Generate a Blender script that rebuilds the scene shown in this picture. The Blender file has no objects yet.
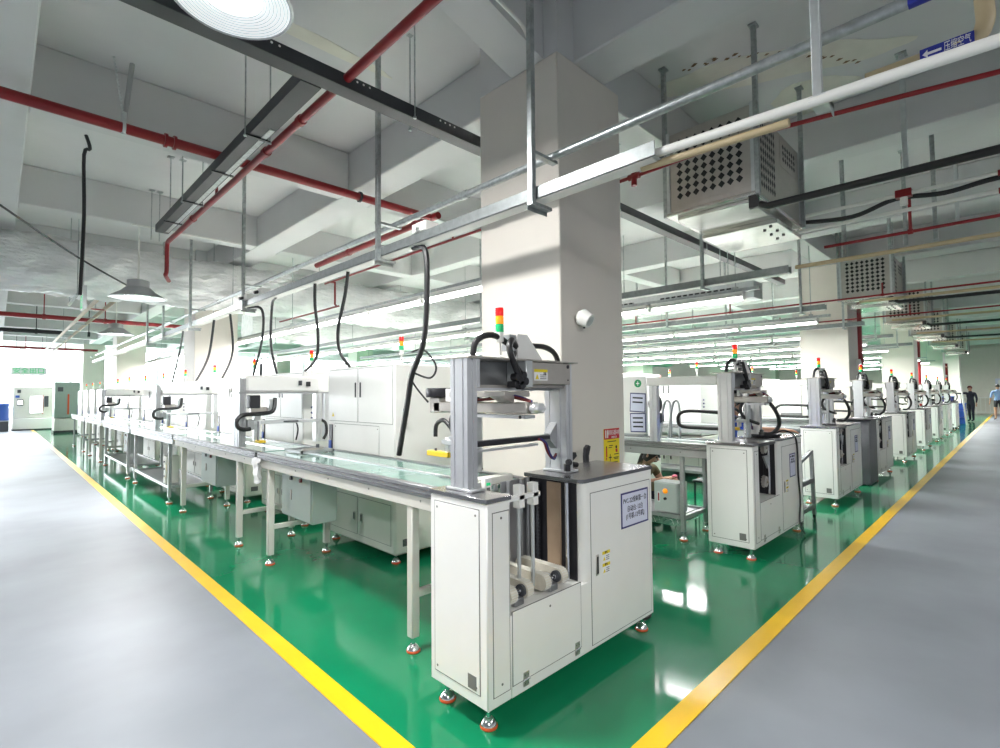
import bpy, bmesh, math, random
from mathutils import Vector, Matrix
random.seed(7)
SC = bpy.context.scene
COL = SC.collection
PI = math.pi

# ------------------------------------------------------------------ camera
F_PX, CAM_H = 511.0, 1.45
PITCH, ROLL = math.atan(20 / 511.0), 0.009
AZ = math.atan2(518, 511.0)
fh = Vector((math.cos(AZ), math.sin(AZ), 0)); r0 = Vector((math.sin(AZ), -math.cos(AZ), 0)); uz = Vector((0, 0, 1))
FW = fh * math.cos(PITCH) + uz * math.sin(PITCH)
up0 = uz * math.cos(PITCH) - fh * math.sin(PITCH)
RT = r0 * math.cos(ROLL) - up0 * math.sin(ROLL)
UP = up0 * math.cos(ROLL) + r0 * math.sin(ROLL)
EYE = Vector((0, 0, CAM_H))
cd = bpy.data.cameras.new('camera'); cam = bpy.data.objects.new('camera', cd); COL.objects.link(cam)
cd.sensor_fit = 'HORIZONTAL'; cd.sensor_width = 36; cd.lens = F_PX * 36 / 1000.0; cd.clip_start = 0.02; cd.clip_end = 300
M = Matrix((RT, UP, -FW)).transposed().to_4x4(); M.translation = EYE
cam.matrix_world = M
SC.camera = cam

def at(px, py, **k):
    d = FW + RT * ((px - 500) / F_PX) + UP * ((374 - py) / F_PX)
    ax, v = list(k.items())[0]; i = 'xyz'.index(ax)
    return EYE + d * ((v - EYE[i]) / d[i])

# ------------------------------------------------------------------ materials
MATS = {}
def mat(name, col, rough=.5, metal=0., emit=0., noise=0., nscale=6., bump=0., bscale=40., trans=0., alpha=1., coat=0., ecol=None, stretch=None):
    m = bpy.data.materials.new(name); m.use_nodes = True
    nt = m.node_tree; b = nt.nodes['Principled BSDF']
    c = (col[0], col[1], col[2], 1)
    b.inputs['Base Color'].default_value = c
    b.inputs['Roughness'].default_value = rough; b.inputs['Metallic'].default_value = metal
    if emit:
        b.inputs['Emission Color'].default_value = (*(ecol or col), 1); b.inputs['Emission Strength'].default_value = emit
    if trans: b.inputs['Transmission Weight'].default_value = trans
    if coat: b.inputs['Coat Weight'].default_value = coat; b.inputs['Coat Roughness'].default_value = .08
    if noise or bump:
        tc = nt.nodes.new('ShaderNodeTexCoord'); mp = nt.nodes.new('ShaderNodeMapping')
        nt.links.new(tc.outputs['Object'], mp.inputs['Vector'])
        if stretch: mp.inputs['Scale'].default_value = stretch
    if noise:
        n = nt.nodes.new('ShaderNodeTexNoise'); n.inputs['Scale'].default_value = nscale; n.inputs['Detail'].default_value = 5
        nt.links.new(mp.outputs['Vector'], n.inputs['Vector'])
        r = nt.nodes.new('ShaderNodeValToRGB')
        r.color_ramp.elements[0].position = .3; r.color_ramp.elements[1].position = .7
        r.color_ramp.elements[0].color = (*[max(0, x * (1 - noise)) for x in col], 1)
        r.color_ramp.elements[1].color = (*[min(1, x * (1 + noise)) for x in col], 1)
        nt.links.new(n.outputs['Fac'], r.inputs['Fac']); nt.links.new(r.outputs['Color'], b.inputs['Base Color'])
    if bump:
        n2 = nt.nodes.new('ShaderNodeTexNoise'); n2.inputs['Scale'].default_value = bscale; n2.inputs['Detail'].default_value = 4
        nt.links.new(mp.outputs['Vector'], n2.inputs['Vector'])
        bp = nt.nodes.new('ShaderNodeBump'); bp.inputs['Strength'].default_value = bump; bp.inputs['Distance'].default_value = .05 if bump >= 1 else .02
        nt.links.new(n2.outputs['Fac'], bp.inputs['Height']); nt.links.new(bp.outputs['Normal'], b.inputs['Normal'])
    MATS[name] = m
    return m
W = mat('white powder coat', (.80, .80, .77), .38, noise=.015)
CREAM = mat('cream column paint', (.72, .675, .61), .6, noise=.02, nscale=3)
PAINT = mat('grey white ceiling paint', (.65, .65, .645), .75, noise=.05, nscale=1.2)
BEAMP = mat('grey white beam paint', (.63, .635, .63), .75, noise=.04, nscale=1.5)
WALLM = mat('pale wall paint', (.72, .69, .62), .8, noise=.02)
WALLW = mat('white wall paint', (.8, .82, .8), .8, noise=.02)
GREEN = mat('green epoxy', (.006, .205, .088), .1, noise=.12, nscale=1.3, bump=.05, bscale=3)
GREY = mat('grey epoxy', (.215, .235, .265), .45, noise=.22, nscale=.7, bump=.05, bscale=5)
YEL = mat('yellow floor paint', (.86, .52, .008), .3, noise=.06, nscale=4)
GASK = mat('dark seam', (.16, .16, .15), .8)
DKPLATE = mat('brushed dark plate', (.30, .30, .31), .22, metal=.85, noise=.06, nscale=9)
ALU = mat('anodised aluminium', (.72, .73, .75), .3, metal=.75, noise=.03, nscale=14)
ALUD = mat('grey aluminium', (.42, .43, .44), .35, metal=.7, noise=.04)
STEEL = mat('galvanised steel', (.40, .43, .43), .38, metal=.75, noise=.2, nscale=30)
TRUNK = mat('dull zinc trunking', (.24, .26, .26), .45, metal=.55, noise=.12, nscale=20)
STEELL = mat('bright galvanised steel', (.62, .65, .65), .35, metal=.6, noise=.06, nscale=20)
CHROME = mat('chrome', (.8, .8, .82), .12, metal=1)
INOX = mat('brushed stainless', (.53, .50, .46), .33, metal=.75, noise=.05, nscale=12)
INOXP = mat('polished stainless', (.72, .72, .68), .2, metal=.9, noise=.1, nscale=5, bump=.12, bscale=4)
BLK = mat('black rubber', (.012, .012, .013), .42)
BLKM = mat('black painted metal', (.02, .02, .024), .35)
DARK = mat('dark grey metal', (.06, .065, .075), .4)
TRAYD = mat('charcoal channel', (.035, .037, .042), .42, noise=.1)
RED = mat('red fire pipe paint', (.25, .009, .013), .35, noise=.08)
ORED = mat('orange red pad', (.62, .09, .02), .5)
REDL = mat('red lens', (.75, .01, .01), .2, emit=.35)
ORAL = mat('orange lens', (.95, .30, .01), .2, emit=.35)
GRNL = mat('green lens', (.01, .42, .14), .2, emit=.12)
PVCW = mat('white pvc', (.80, .80, .76), .4)
BEIGE = mat('beige pipe', (.47, .38, .23), .45, noise=.05)
BLUE = mat('blue label', (.02, .03, .30), .45)
LILAC = mat('lilac paper', (.66, .68, .82), .6)
RAILM = mat('grey rail aluminium', (.23, .235, .24), .4, metal=.6, noise=.04)
FRAMEW = mat('off white frame paint', (.56, .55, .50), .42, noise=.02)
INK = mat('ink', (.01, .01, .02), .7)
NAVY = mat('navy border', (.03, .03, .16), .5)
PAPER = mat('white paper', (.82, .82, .82), .6)
YLAB = mat('yellow label', (.78, .62, .02), .5)
YGRIP = mat('yellow gripper', (.75, .50, .02), .45)
RPOST = mat('poster red', (.52, .01, .02), .4)
YPOST = mat('poster yellow', (.85, .66, .01), .4)
GLASS = mat('green tinted worktop', (.20, .34, .29), .08, noise=.03)
BELT = mat('ivory belt', (.66, .62, .52), .6, noise=.05, nscale=30)
BRASS = mat('tan plate', (.34, .25, .17), .5, noise=.12, nscale=8)
GBOX = mat('grey green box paint', (.50, .56, .54), .45, noise=.02)
BASEW = mat('warm white base paint', (.68, .68, .62), .42, noise=.02)
FOIL = mat('foil duct wrap', (.94, .95, .95), .28, metal=.4, noise=.12, nscale=4, bump=1., bscale=9, stretch=(.7, 2.4, 2.4))
TUBE = mat('lit tube', (1, 1, 1), .4, emit=7)
LAMPG = mat('lit lamp core', (1, 1, 1), .4, emit=5)
LENSM = mat('prismatic lamp lens', (.75, .78, .8), .25, emit=.5)
WINM = mat('daylit glass', (.95, .98, 1), .2, emit=4.5, ecol=(.93, .97, 1))
SKIN = mat('skin', (.52, .29, .19), .55)
HAIR = mat('black hair', (.015, .012, .01), .45)
KHAKI = mat('olive cloth', (.13, .105, .055), .85, noise=.1)
BLUEC = mat('blue cloth', (.03, .10, .55), .8)
LBLUE = mat('light blue cloth', (.30, .44, .72), .8)
NAVYC = mat('dark navy cloth', (.018, .02, .035), .85)
MAROON = mat('maroon cloth', (.16, .03, .03), .8)
PINK = mat('pink plastic', (.65, .07, .16), .5)
EXITG = mat('lit green sign', (.01, .45, .16), .4, emit=.5)
GREENS = mat('green sticker', (.01, .30, .10), .5)
GREENB = mat('dull green machine paint', (.28, .36, .31), .5, noise=.03)
BLUEP = mat('blue plastic', (.03, .09, .40), .4)
PEELM = mat('bare plaster', (.72, .70, .62), .9, noise=.05)
RUST = mat('rust stain', (.20, .12, .06), .9, noise=.3, nscale=20)

# ------------------------------------------------------------------ mesh builder
class MB:
    def __init__(s): s.v = []; s.f = []; s.m = []; s.mats = []
    def mi(s, m):
        if m not in s.mats: s.mats.append(m)
        return s.mats.index(m)
    def add(s, vs, fs, m):
        b = len(s.v); k = s.mi(m)
        s.v.extend([tuple(p) for p in vs])
        for f in fs: s.f.append([b + i for i in f]); s.m.append(k)
        return s
    def box(s, x0, x1, y0, y1, z0, z1, m, c=0.0):
        if x1 < x0: x0, x1 = x1, x0
        if y1 < y0: y0, y1 = y1, y0
        if z1 < z0: z0, z1 = z1, z0
        c = min(c, (x1 - x0) * .45, (y1 - y0) * .45, (z1 - z0) * .45)
        if c <= 0:
            vs = [(x, y, z) for z in (z0, z1) for y in (y0, y1) for x in (x0, x1)]
            return s.add(vs, [(0, 2, 3, 1), (4, 5, 7, 6), (0, 1, 5, 4), (2, 6, 7, 3), (0, 4, 6, 2), (1, 3, 7, 5)], m)
        vs = []; idx = {}
        X = (x0, x1); Y = (y0, y1); Z = (z0, z1)
        for i in (0, 1):
            for j in (0, 1):
                for k in (0, 1):
                    sx, sy, sz = 1 - 2 * i, 1 - 2 * j, 1 - 2 * k
                    for a, p in (('x', (X[i], Y[j] + sy * c, Z[k] + sz * c)), ('y', (X[i] + sx * c, Y[j], Z[k] + sz * c)), ('z', (X[i] + sx * c, Y[j] + sy * c, Z[k]))):
                        idx[(i, j, k, a)] = len(vs); vs.append(p)
        g = lambda i, j, k, a: idx[(i, j, k, a)]
        fs = []
        for i in (0, 1):
            q = [g(i, 0, 0, 'x'), g(i, 1, 0, 'x'), g(i, 1, 1, 'x'), g(i, 0, 1, 'x')]; fs.append(q if i else q[::-1])
            q = [g(0, i, 0, 'y'), g(1, i, 0, 'y'), g(1, i, 1, 'y'), g(0, i, 1, 'y')]; fs.append(q[::-1] if i else q)
            q = [g(0, 0, i, 'z'), g(1, 0, i, 'z'), g(1, 1, i, 'z'), g(0, 1, i, 'z')]; fs.append(q if i else q[::-1])
        def orient(q):
            p = [Vector(vs[t]) for t in q]; n = (p[1] - p[0]).cross(p[2] - p[0])
            ctr = sum(p, Vector()) / len(p) - Vector(((x0 + x1) / 2, (y0 + y1) / 2, (z0 + z1) / 2))
            return q if n.dot(ctr) > 0 else q[::-1]
        for a in (0, 1):
            for b in (0, 1):
                fs.append(orient([g(a, b, 0, 'x'), g(a, b, 1, 'x'), g(a, b, 1, 'y'), g(a, b, 0, 'y')]))
                fs.append(orient([g(a, 0, b, 'x'), g(a, 1, b, 'x'), g(a, 1, b, 'z'), g(a, 0, b, 'z')]))
                fs.append(orient([g(0, a, b, 'y'), g(1, a, b, 'y'), g(1, a, b, 'z'), g(0, a, b, 'z')]))
                for d in (0, 1): fs.append(orient([g(a, b, d, 'x'), g(a, b, d, 'y'), g(a, b, d, 'z')]))
        return s.add(vs, fs, m)
    def cyl(s, p, q, r, m, n=16, r2=None, cap=True):
        p = Vector(p); q = Vector(q); r2 = r if r2 is None else r2
        d = (q - p).normalized(); a = d.orthogonal().normalized(); b = d.cross(a)
        vs = []
        for c, rr in ((p, r), (q, r2)):
            for i in range(n):
                t = 2 * PI * i / n; vs.append(c + a * (rr * math.cos(t)) + b * (rr * math.sin(t)))
        fs = [(i, (i + 1) % n, n + (i + 1) % n, n + i) for i in range(n)]
        if cap: fs += [tuple(range(n))[::-1], tuple(range(n, 2 * n))]
        return s.add(vs, fs, m)
    def tube(s, pts, r, m, n=8, smooth=6):
        P = [Vector(p) for p in pts]
        if smooth and len(P) > 2:
            Q = []
            for i in range(len(P) - 1):
                a = P[max(i - 1, 0)]; b = P[i]; c = P[i + 1]; d = P[min(i + 2, len(P) - 1)]
                for k in range(smooth):
                    t = k / smooth
                    Q.append(.5 * ((2 * b) + (c - a) * t + (2 * a - 5 * b + 4 * c - d) * t * t + (3 * b - a - 3 * c + d) * t ** 3))
            Q.append(P[-1]); P = Q
        t0 = (P[1] - P[0]).normalized(); a = t0.orthogonal().normalized()
        vs = []
        for i, p in enumerate(P):
            t = (P[min(i + 1, len(P) - 1)] - P[max(i - 1, 0)])
            t = t.normalized() if t.length > 1e-9 else t0
            a = (a - t * a.dot(t)); a = a.normalized() if a.length > 1e-6 else t.orthogonal().normalized()
            b = t.cross(a)
            for k in range(n):
                w = 2 * PI * k / n; vs.append(p + a * (r * math.cos(w)) + b * (r * math.sin(w)))
        fs = []
        for i in range(len(P) - 1):
            for k in range(n): fs.append((i * n + k, i * n + (k + 1) % n, (i + 1) * n + (k + 1) % n, (i + 1) * n + k))
        fs += [tuple(range(n))[::-1], tuple(range((len(P) - 1) * n, len(P) * n))]
        return s.add(vs, fs, m)
    def lathe(s, prof, c, m, n=24, axis='z', cap=True):
        vs = []
        for r, h in prof:
            for i in range(n):
                t = 2 * PI * i / n; x, y = r * math.cos(t), r * math.sin(t)
                p = (x, y, h) if axis == 'z' else ((x, -h, y) if axis == 'y' else (h, x, y))
                vs.append((c[0] + p[0], c[1] + p[1], c[2] + p[2]))
        fs = []
        for j in range(len(prof) - 1):
            for i in range(n): fs.append((j * n + i, j * n + (i + 1) % n, (j + 1) * n + (i + 1) % n, (j + 1) * n + i))
        if cap and prof[0][0] > 1e-6: fs.append(tuple(range(n))[::-1])
        if cap and prof[-1][0] > 1e-6: fs.append(tuple(range((len(prof) - 1) * n, len(prof) * n)))
        return s.add(vs, fs, m)
    def prism(s, poly, axis, a, b, m):
        def pt(u, v, w): return {'z': (u, v, w), 'y': (u, w, v), 'x': (w, u, v)}[axis]
        n = len(poly)
        vs = [pt(u, v, a) for u, v in poly] + [pt(u, v, b) for u, v in poly]
        fs = [(i, (i + 1) % n, n + (i + 1) % n, n + i) for i in range(n)] + [tuple(range(n))[::-1], tuple(range(n, 2 * n))]
        return s.add(vs, fs, m)
    def build(s, name, parent=None, loc=None):
        me = bpy.data.meshes.new(name)
        me.from_pydata([tuple(p) for p in s.v], [], s.f)
        for m in s.mats: me.materials.append(m)
        me.polygons.foreach_set('material_index', s.m)
        me.polygons.foreach_set('use_smooth', [True] * len(s.f))
        bm = bmesh.new(); bm.from_mesh(me); bmesh.ops.recalc_face_normals(bm, faces=bm.faces); bm.to_mesh(me); bm.free()
        me.set_sharp_from_angle(angle=math.radians(38))
        o = bpy.data.objects.new(name, me); COL.objects.link(o)
        if parent: o.parent = parent
        if loc: o.location = loc
        return o
def tag(o, label, cat, group=None, kind=None):
    o['label'] = label; o['category'] = cat
    if group: o['group'] = group
    if kind: o['kind'] = kind
    return o
def thing(name, loc, label, cat, group=None, rz=0):
    o = bpy.data.objects.new(name, None); COL.objects.link(o); o.location = loc; o.rotation_euler = (0, 0, rz)
    o.empty_display_size = .1
    return tag(o, label, cat, group)
def struct(name, b):
    o = b.build(name); o['kind'] = 'structure'; return o
KIDS = {}
def dup(root, loc, label=None, rz=None, group=None):
    kids = {}
    for o in COL.objects:
        if o.parent: kids.setdefault(o.parent.name, []).append(o)
    def cp(o, par):
        c = o.copy(); COL.objects.link(c)
        if par: c.parent = par
        for k in kids.get(o.name, []): cp(k, c)
        return c
    r = cp(root, None); r.location = loc
    if rz is not None: r.rotation_euler = (0, 0, rz)
    if label: r['label'] = label
    if group: r['group'] = group
    return r
def text(body, size, m, parent, loc, rot, name='lettering', align='CENTER', depth=.0006, sx=1.0):
    c = bpy.data.curves.new(name, 'FONT'); c.body = body; c.size = size; c.align_x = align; c.align_y = 'CENTER'; c.extrude = depth
    c.resolution_u = 2
    t = bpy.data.objects.new(name + '_src', c); COL.objects.link(t)
    dg = bpy.context.evaluated_depsgraph_get(); dg.update()
    me = bpy.data.meshes.new_from_object(t.evaluated_get(dg)); me.name = name
    COL.objects.unlink(t); bpy.data.objects.remove(t); bpy.data.curves.remove(c)
    me.materials.clear(); me.materials.append(m)
    o = bpy.data.objects.new(name, me); COL.objects.link(o)
    if parent: o.parent = parent
    o.location = loc; o.rotation_euler = rot; o.scale = (sx, 1, 1)
    return o
ROT_FRONT = (PI / 2, 0, 0)             # reads from the -y side
ROT_SIDE = (PI / 2, 0, -PI / 2)        # reads from the -x side
ORD = ['first', 'second', 'third', 'fourth', 'fifth', 'sixth', 'seventh', 'eighth', 'ninth', 'tenth', 'eleventh', 'twelfth', 'thirteenth', 'fourteenth', 'fifteenth', 'sixteenth']

# ================================================================== SETTING
SLAB, SOF = 4.4, 3.9
b = MB(); b.box(-16, 46, -12, 36, -.06, 0, GREY); struct('floor', b)
b = MB(); b.box(1.255, 42, 1.16, 33.8, 0, .003, GREEN); struct('green_floor', b)
b = MB(); b.box(1.16, 1.255, 1.16, 33.8, 0, .005, YEL); struct('floor_marking', b)
b = MB(); b.box(1.16, 42, 1.06, 1.16, 0, .005, YEL); struct('floor_marking', b)
b = MB(); b.box(-16, 46, -12, 36, SLAB, SLAB + .15, PAINT); struct('ceiling', b)
# bare plaster patches with rust stains on the slab
for (cx_, cy_, w, d) in ((4.95, 1.5, .55, 2.0), (5.75, 1.35, .7, .8), (1.9, 4.0, 1.3, .16), (.55, 3.45, 1.1, .12)):
    p = MB()
    pts = []
    n_p = 40
    for i in range(n_p):
        t = 2 * PI * i / n_p; k = .92 + .08 * math.sin(3 * t + cx_) + .05 * math.sin(7 * t) + .04 * random.random()
        yy_ = d / 2 * k * math.sin(t); pts.append((cx_ + w / 2 * k * math.cos(t) - (.45 * yy_ if 4 < cx_ < 5.5 else 0), cy_ + yy_))
    p.prism(pts, 'z', SLAB - .003, SLAB, PEELM)
    if cx_ < 5.5 and cx_ > 4:
        for i in range(30):
            u = i / 29; x = 4.42 + .95 * u * u + .1 * u + .03 * math.sin(i * 1.7); y = 2.05 - 1.15 * u + .02 * math.sin(i * 2.9); q = .006 + .008 * random.random()
            p.prism([(x - q * 1.5, y), (x, y - q * 2.2), (x + q, y + .3 * q), (x + .2 * q, y + q * 2)], 'z', SLAB - .006, SLAB - .003, RUST)
    struct('ceiling_patch_panel', p)
XC = (2.8, 11.48, 20.16, 28.84, 37.5); YC = (2.23, 11.5, 20.75, 29.9)
CW, CD = .8, .82
def beam_y(x0, x1, y0, y1, z=SOF):
    b = MB(); b.box(x0, x1, y0, y1, z, SLAB, BEAMP, .012); struct('beam', b)
def beam_x(y0, y1, x0, x1, z=SOF):
    b = MB(); b.box(x0, x1, y0, y1, z, SLAB, BEAMP, .012); struct('beam', b)
ys_main = [2.52, 11.79, 21.04, 30.2]
# girders and joists running along the left aisle
gx = [(-2.95 - .15, -2.95 + .15), (-.16, .15), (3.0, 3.4), (6.06, 6.36), (8.95, 9.25), (11.68, 12.08), (14.7, 15.0), (17.6, 17.9), (20.36, 20.76), (23.4, 23.7), (26.3, 26.6), (29.04, 29.44), (33, 33.3), (37.7, 38.1)]
for x0, x1 in gx: beam_y(x0, x1, -11, 34)
yb = [(-6.8, -6.5), (-3.7, -3.4), (-.6, -.3), (2.36, 2.68), (5.63, 5.9), (8.7, 8.98), (11.6, 12.0), (14.9, 15.2), (18, 18.3), (20.85, 21.25), (24.1, 24.4), (27.2, 27.5), (30.0, 30.4)]
for y0, y1 in yb:
    xs = sorted(gx); lo = -15.5
    # one beam between each pair of girders, so that nothing crosses
    edges = [-15.5] + [v for g in xs for v in g] + [44]
    for i in range(0, len(edges), 2):
        a_, c_ = edges[i], edges[i + 1]
        if c_ > 31 and y0 > 3: continue
        z = SOF if (y0, a_) != (2.36, .15) else SOF + .2
        b = MB(); b.box(a_, c_, y0, y1, z, SLAB, BEAMP, .01)
        if z > SOF:
            b.prism([(2.0, SOF + .21), (3.0, SOF + .21), (3.0, SOF), (2.78, SOF)], 'y', y0, y1, BEAMP)
        struct('beam', b)
for i, x in enumerate(XC):
    for j, y in enumerate(YC):
        if i > 1 and j > 1: continue
        b = MB(); b.box(x, x + CW, y, y + CD, 0, SOF, CREAM, .008)
        b.box(x + .003, x + CW - .003, y + .003, y + CD - .003, SOF, SLAB, BEAMP)
        struct('column', b)
# daylight wall at the end of the left aisle
YW = 34.0
for nm, xa, n_w in (('wall_far_left', -16, 10), ('wall_back', 12, 10)):  # glowing windows of the back wall are added to brighten the rear
    b = MB(); xb = xa + 2.8 * n_w + .3
    b.box(xa, xb, YW, YW + .2, 0, .95, WALLW); b.box(xa, xb, YW, YW + .2, 3.95, SLAB, WALLW)
    for i in range(n_w + 1): b.box(xa + 2.8 * i - .07 + .07, xa + 2.8 * i + .14, YW, YW + .2, .95, 3.95, WALLW)
    struct(nm, b)
    for i in range(n_w):
        x0 = xa + 2.8 * i + .14; x1 = xa + 2.8 * (i + 1)
        b = MB(); b.box(x0, x1, YW + .08, YW + .1, .95, 3.95, WINM)
        for k in range(4): b.box(x0 + (x1 - x0) * k / 3 - .02, x0 + (x1 - x0) * k / 3 + .02, YW + .04, YW + .08, .95, 3.95, WALLW)
        for z in (.97, 2.6, 3.93): b.box(x0, x1, YW + .04, YW + .08, z - .02, z + .02, WALLW)
        struct('window_%d' % (i + 1 + (10 if xa > 0 else 0)), b)
b = MB(); b.box(42, 42.2, -12, 34, 0, SLAB, WALLM); struct('wall_far_right', b)
# ================================================================== LIFT CABINETS
Y0 = 1.62
def foot(par, x, y, h, name='levelling_foot'):
    b = MB()
    b.cyl((x, y, .03), (x, y, h), .011, CHROME, 10)
    b.lathe([(.036, .016), (.034, .024), (.022, .04), (.014, .046), (.0, .046)], (x, y, 0), CHROME, 16)
    b.lathe([(.037, .001), (.04, .008), (.037, .016)], (x, y, 0), ORED, 16)
    return b.build(name, par)
def panel_x(par, name, x, y0, y1, z0, z1, m=W, dots=True, sgn=-1):
    """a cover plate on a face of constant x, with its dark reveal"""
    b = MB(); e = .004
    b.box(x, x + sgn * .0012, y0 - e, y1 + e, z0 - e, z1 + e, GASK)
    b.box(x, x + sgn * .003, y0, y1, z0, z1, m, .001)
    if dots:
        for yy in (y0 + .02, y1 - .02):
            for zz in (z0 + .025, z1 - .025): b.cyl((x, yy, zz), (x + sgn * .0045, yy, zz), .0055, GASK, 8)
    return b.build(name, par)
def panel_y(par, name, y, x0, x1, z0, z1, m=W, dots=()):
    b = MB(); e = .004
    b.box(x0 - e, x1 + e, y, y - .0012, z0 - e, z1 + e, GASK)
    b.box(x0, x1, y, y - .003, z0, z1, m, .001)
    for xx, zz in dots: b.cyl((xx, y, zz), (xx, y - .0045, zz), .006, GASK, 8)
    return b.build(name, par)
def round_corner(x0, x1, y0, y1, r, n=5):
    pts = [(x0 + r - r * math.cos(PI / 2 * i / n) if False else x0 + r * (1 - math.cos(PI / 2 * i / n)), y0 + r * (1 - math.sin(PI / 2 * i / n))) for i in range(n + 1)]
    return pts + [(x1, y0), (x1, y1), (x0, y1)]
def make_lift(loc, label, front=True, sign=None):
    t = thing('lift_cabinet', loc, label, 'machine cabinet', 'white lift cabinets along the right aisle')
    b = MB()
    b.box(0, .145, 0, .40, .1, .975, W, .006)
    b.prism(round_corner(.69, 1.395, 0, .40, .04), 'z', .46, .975, W)
    b.box(.145, 1.395, 0, .40, .1, .46, W, .004)
    b.box(.145, .69, .39, .40, .46, .80, BLKM if not front else W)
    b.build('cabinet_body', t)
    b = MB(); b.box(-.006, .15, -.004, .404, .976, .996, DKPLATE, .002); b.build('left_top_plate', t)
    b = MB(); b.prism(round_corner(.675, 1.40, -.004, .404, .045), 'z', .976, .996, DKPLATE); b.build('right_top_plate', t)
    panel_x(t, 'side_panel', 0, .05, .362, .155, .943)
    b = MB(); b.box(-.003, -.0045, .07, .125, .165, .225, GASK); b.build('rating_plate', t)
    panel_y(t, 'narrow_panel', 0, .035, .132, .15, .93, dots=((.083, .19), (.083, .905)))
    p = panel_y(t, 'access_door', 0, .153, .655, .155, .475, dots=((.41, .43),))
    for x in (.235, .62):
        h = MB(); h.box(x - .018, x + .018, -.003, -.006, .125, .153, INOX); h.box(x - .018, x + .018, -.003, -.006, .157, .187, INOX)
        h.cyl((x - .02, -.007, .155), (x + .02, -.007, .155), .005, CHROME, 8)
        for q in (-.01, .01):
            for zz in (.138, .174): h.cyl((x + q, -.006, zz), (x + q, -.0072, zz), .0035, GASK, 6)
        h.build('hinge', p)
    d = panel_y(t, 'door', 0, .755, 1.368, .125, .915)
    h = MB(); h.box(.79, .815, -.003, -.008, .475, .585, INOX, .002); h.box(.796, .81, -.008, -.0095, .485, .575, BLK); h.build('handle', d)
    for z0 in (.528, .463):
        l = MB(); l.box(.852, .925, -.003, -.0038, z0, z0 + .06, PAPER); l.box(.852, .925, -.0038, -.0042, z0 + .043, z0 + .06, YLAB)
        l.prism([(.858, z0 + .01), (.882, z0 + .01), (.87, z0 + .032)], 'y', -.0038, -.0042, YLAB)
        for i in range(3): l.box(.888, .918, -.0038, -.0041, z0 + .01 + i * .01, z0 + .014 + i * .01, GASK)
        lo = l.build('warning_label', d)
        text('警告', .014, INK, lo, (.888, -.0044, z0 + .0515), ROT_FRONT)
    x0, x1, z0, z1 = (1.045, 1.345, .672, .874) if front else (.98, 1.16, .60, .83)
    s = MB(); s.box(x0, x1, -.003, -.005, z0, z1, NAVY); s.box(x0 + .012, x1 - .012, -.005, -.0056, z0 + .01, z1 - .01, LILAC); so = s.build('paper_sign', d)
    cxs = (x0 + x1) / 2; k = (x1 - x0) / .295
    text('PVC-22线体第一台', .038 * k, INK, so, (cxs, -.0062, z1 - .05 * k), ROT_FRONT, sx=.82)
    text('自动台: 12台', .038 * k, INK, so, (cxs, -.0062, z1 - .098 * k), ROT_FRONT, sx=.82)
    text('(1号机-12号机)', .038 * k, INK, so, (cxs, -.0062, z1 - .14 * k), ROT_FRONT, sx=.82)
    # the open lift shaft
    b = MB(); b.box(.684, .6895, .04, .388, .465, .972, BLKM); b.box(.147, .684, .384, .389, .465, .79, W if front else BLKM)
    if front:
        for z in (.52, .60, .68, .75):
            for x in (.2, .33): b.box(x, x + .02, .382, .384, z, z + .035, GASK)
        b.box(.46, .684, .378, .384, .465, .97, ALUD)
    b.build('shaft_lining', t)
    b = MB(); b.box(.674, .684, .14, .235, .5, .965, BRASS if front else BLKM, .002); b.build('guide_plate', t)
    b = MB()
    b.tube([(.668, .295, .5 + .02 * i) for i in range(23)], .012, DARK, 6, 0)
    for i in range(22): b.cyl((.668, .282, .51 + .021 * i), (.668, .308, .51 + .021 * i), .010, BLKM, 6)
    b.build('lift_chain', t)
    for x, y in ((.662, .085), (.655, .36), (.60, .36), (.50, .36)):
        b = MB(); b.cyl((x, y, .47), (x, y, .975), .012, CHROME if y < .2 else ALUD, 10); b.build('lift_rod', t)
    if front:
        for k, x in enumerate((.19, .30, .43, .56)):
            b = MB(); y0, y1, z, r = .02, .35, .525, .038
            pts = []
            for i in range(9): a_ = PI / 2 + PI * i / 8; pts.append((y0 + r + r * math.cos(a_), z + r * math.sin(a_)))
            for i in range(9): a_ = -PI / 2 + PI * i / 8; pts.append((y1 - r + r * math.cos(a_), z + r * math.sin(a_)))
            b.prism(pts, 'x', x - .022, x + .022, BELT)
            for i in range(22):
                yy = y0 + r + (y1 - y0 - 2 * r) * i / 21; b.box(x - .021, x + .021, yy - .002, yy + .002, z + r, z + r + .002, BASEW)
            for i in range(11):
                a_ = PI / 2 + PI * i / 10; yy, zz = y0 + r + (r + .001) * math.cos(a_), z + (r + .001) * math.sin(a_)
                b.cyl((x - .021, yy, zz), (x + .021, yy, zz), .002, BASEW, 5)
            bo = b.build('conveyor_belt', t)
            side = 1 if k % 2 == 0 else -1
            q = MB(); q.cyl((x + side * .022, y0 + r, z), (x + side * .036, y0 + r, z), .029, DARK, 18); q.cyl((x + side * .036, y0 + r, z), (x + side * .042, y0 + r, z), .012, CHROME, 10)
            q.build('pulley', bo)
        for x in (.245, .495):
            b = MB(); b.box(x - .03, x + .03, .04, .33, .465, .50, ALUD, .004); b.cyl((x - .035, .058, .525), (x + .035, .058, .525), .008, CHROME, 10)
            b.box(x - .035, x - .02, .09, .12, .49, .53, ALU); b.box(x + .02, x + .035, .09, .12, .49, .53, ALU)
            b.build('belt_bracket', t)
        for x, y in ((.305, .10), (.405, .10)):
            b = MB(); b.cyl((x, y, .5), (x, y, 1.0), .010, STEELL, 10)
            b.box(x - .02, x + .02, y - .025, y + .02, .90, 1.01, W, .003); ro = b.build('guide_rod', t)
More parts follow.
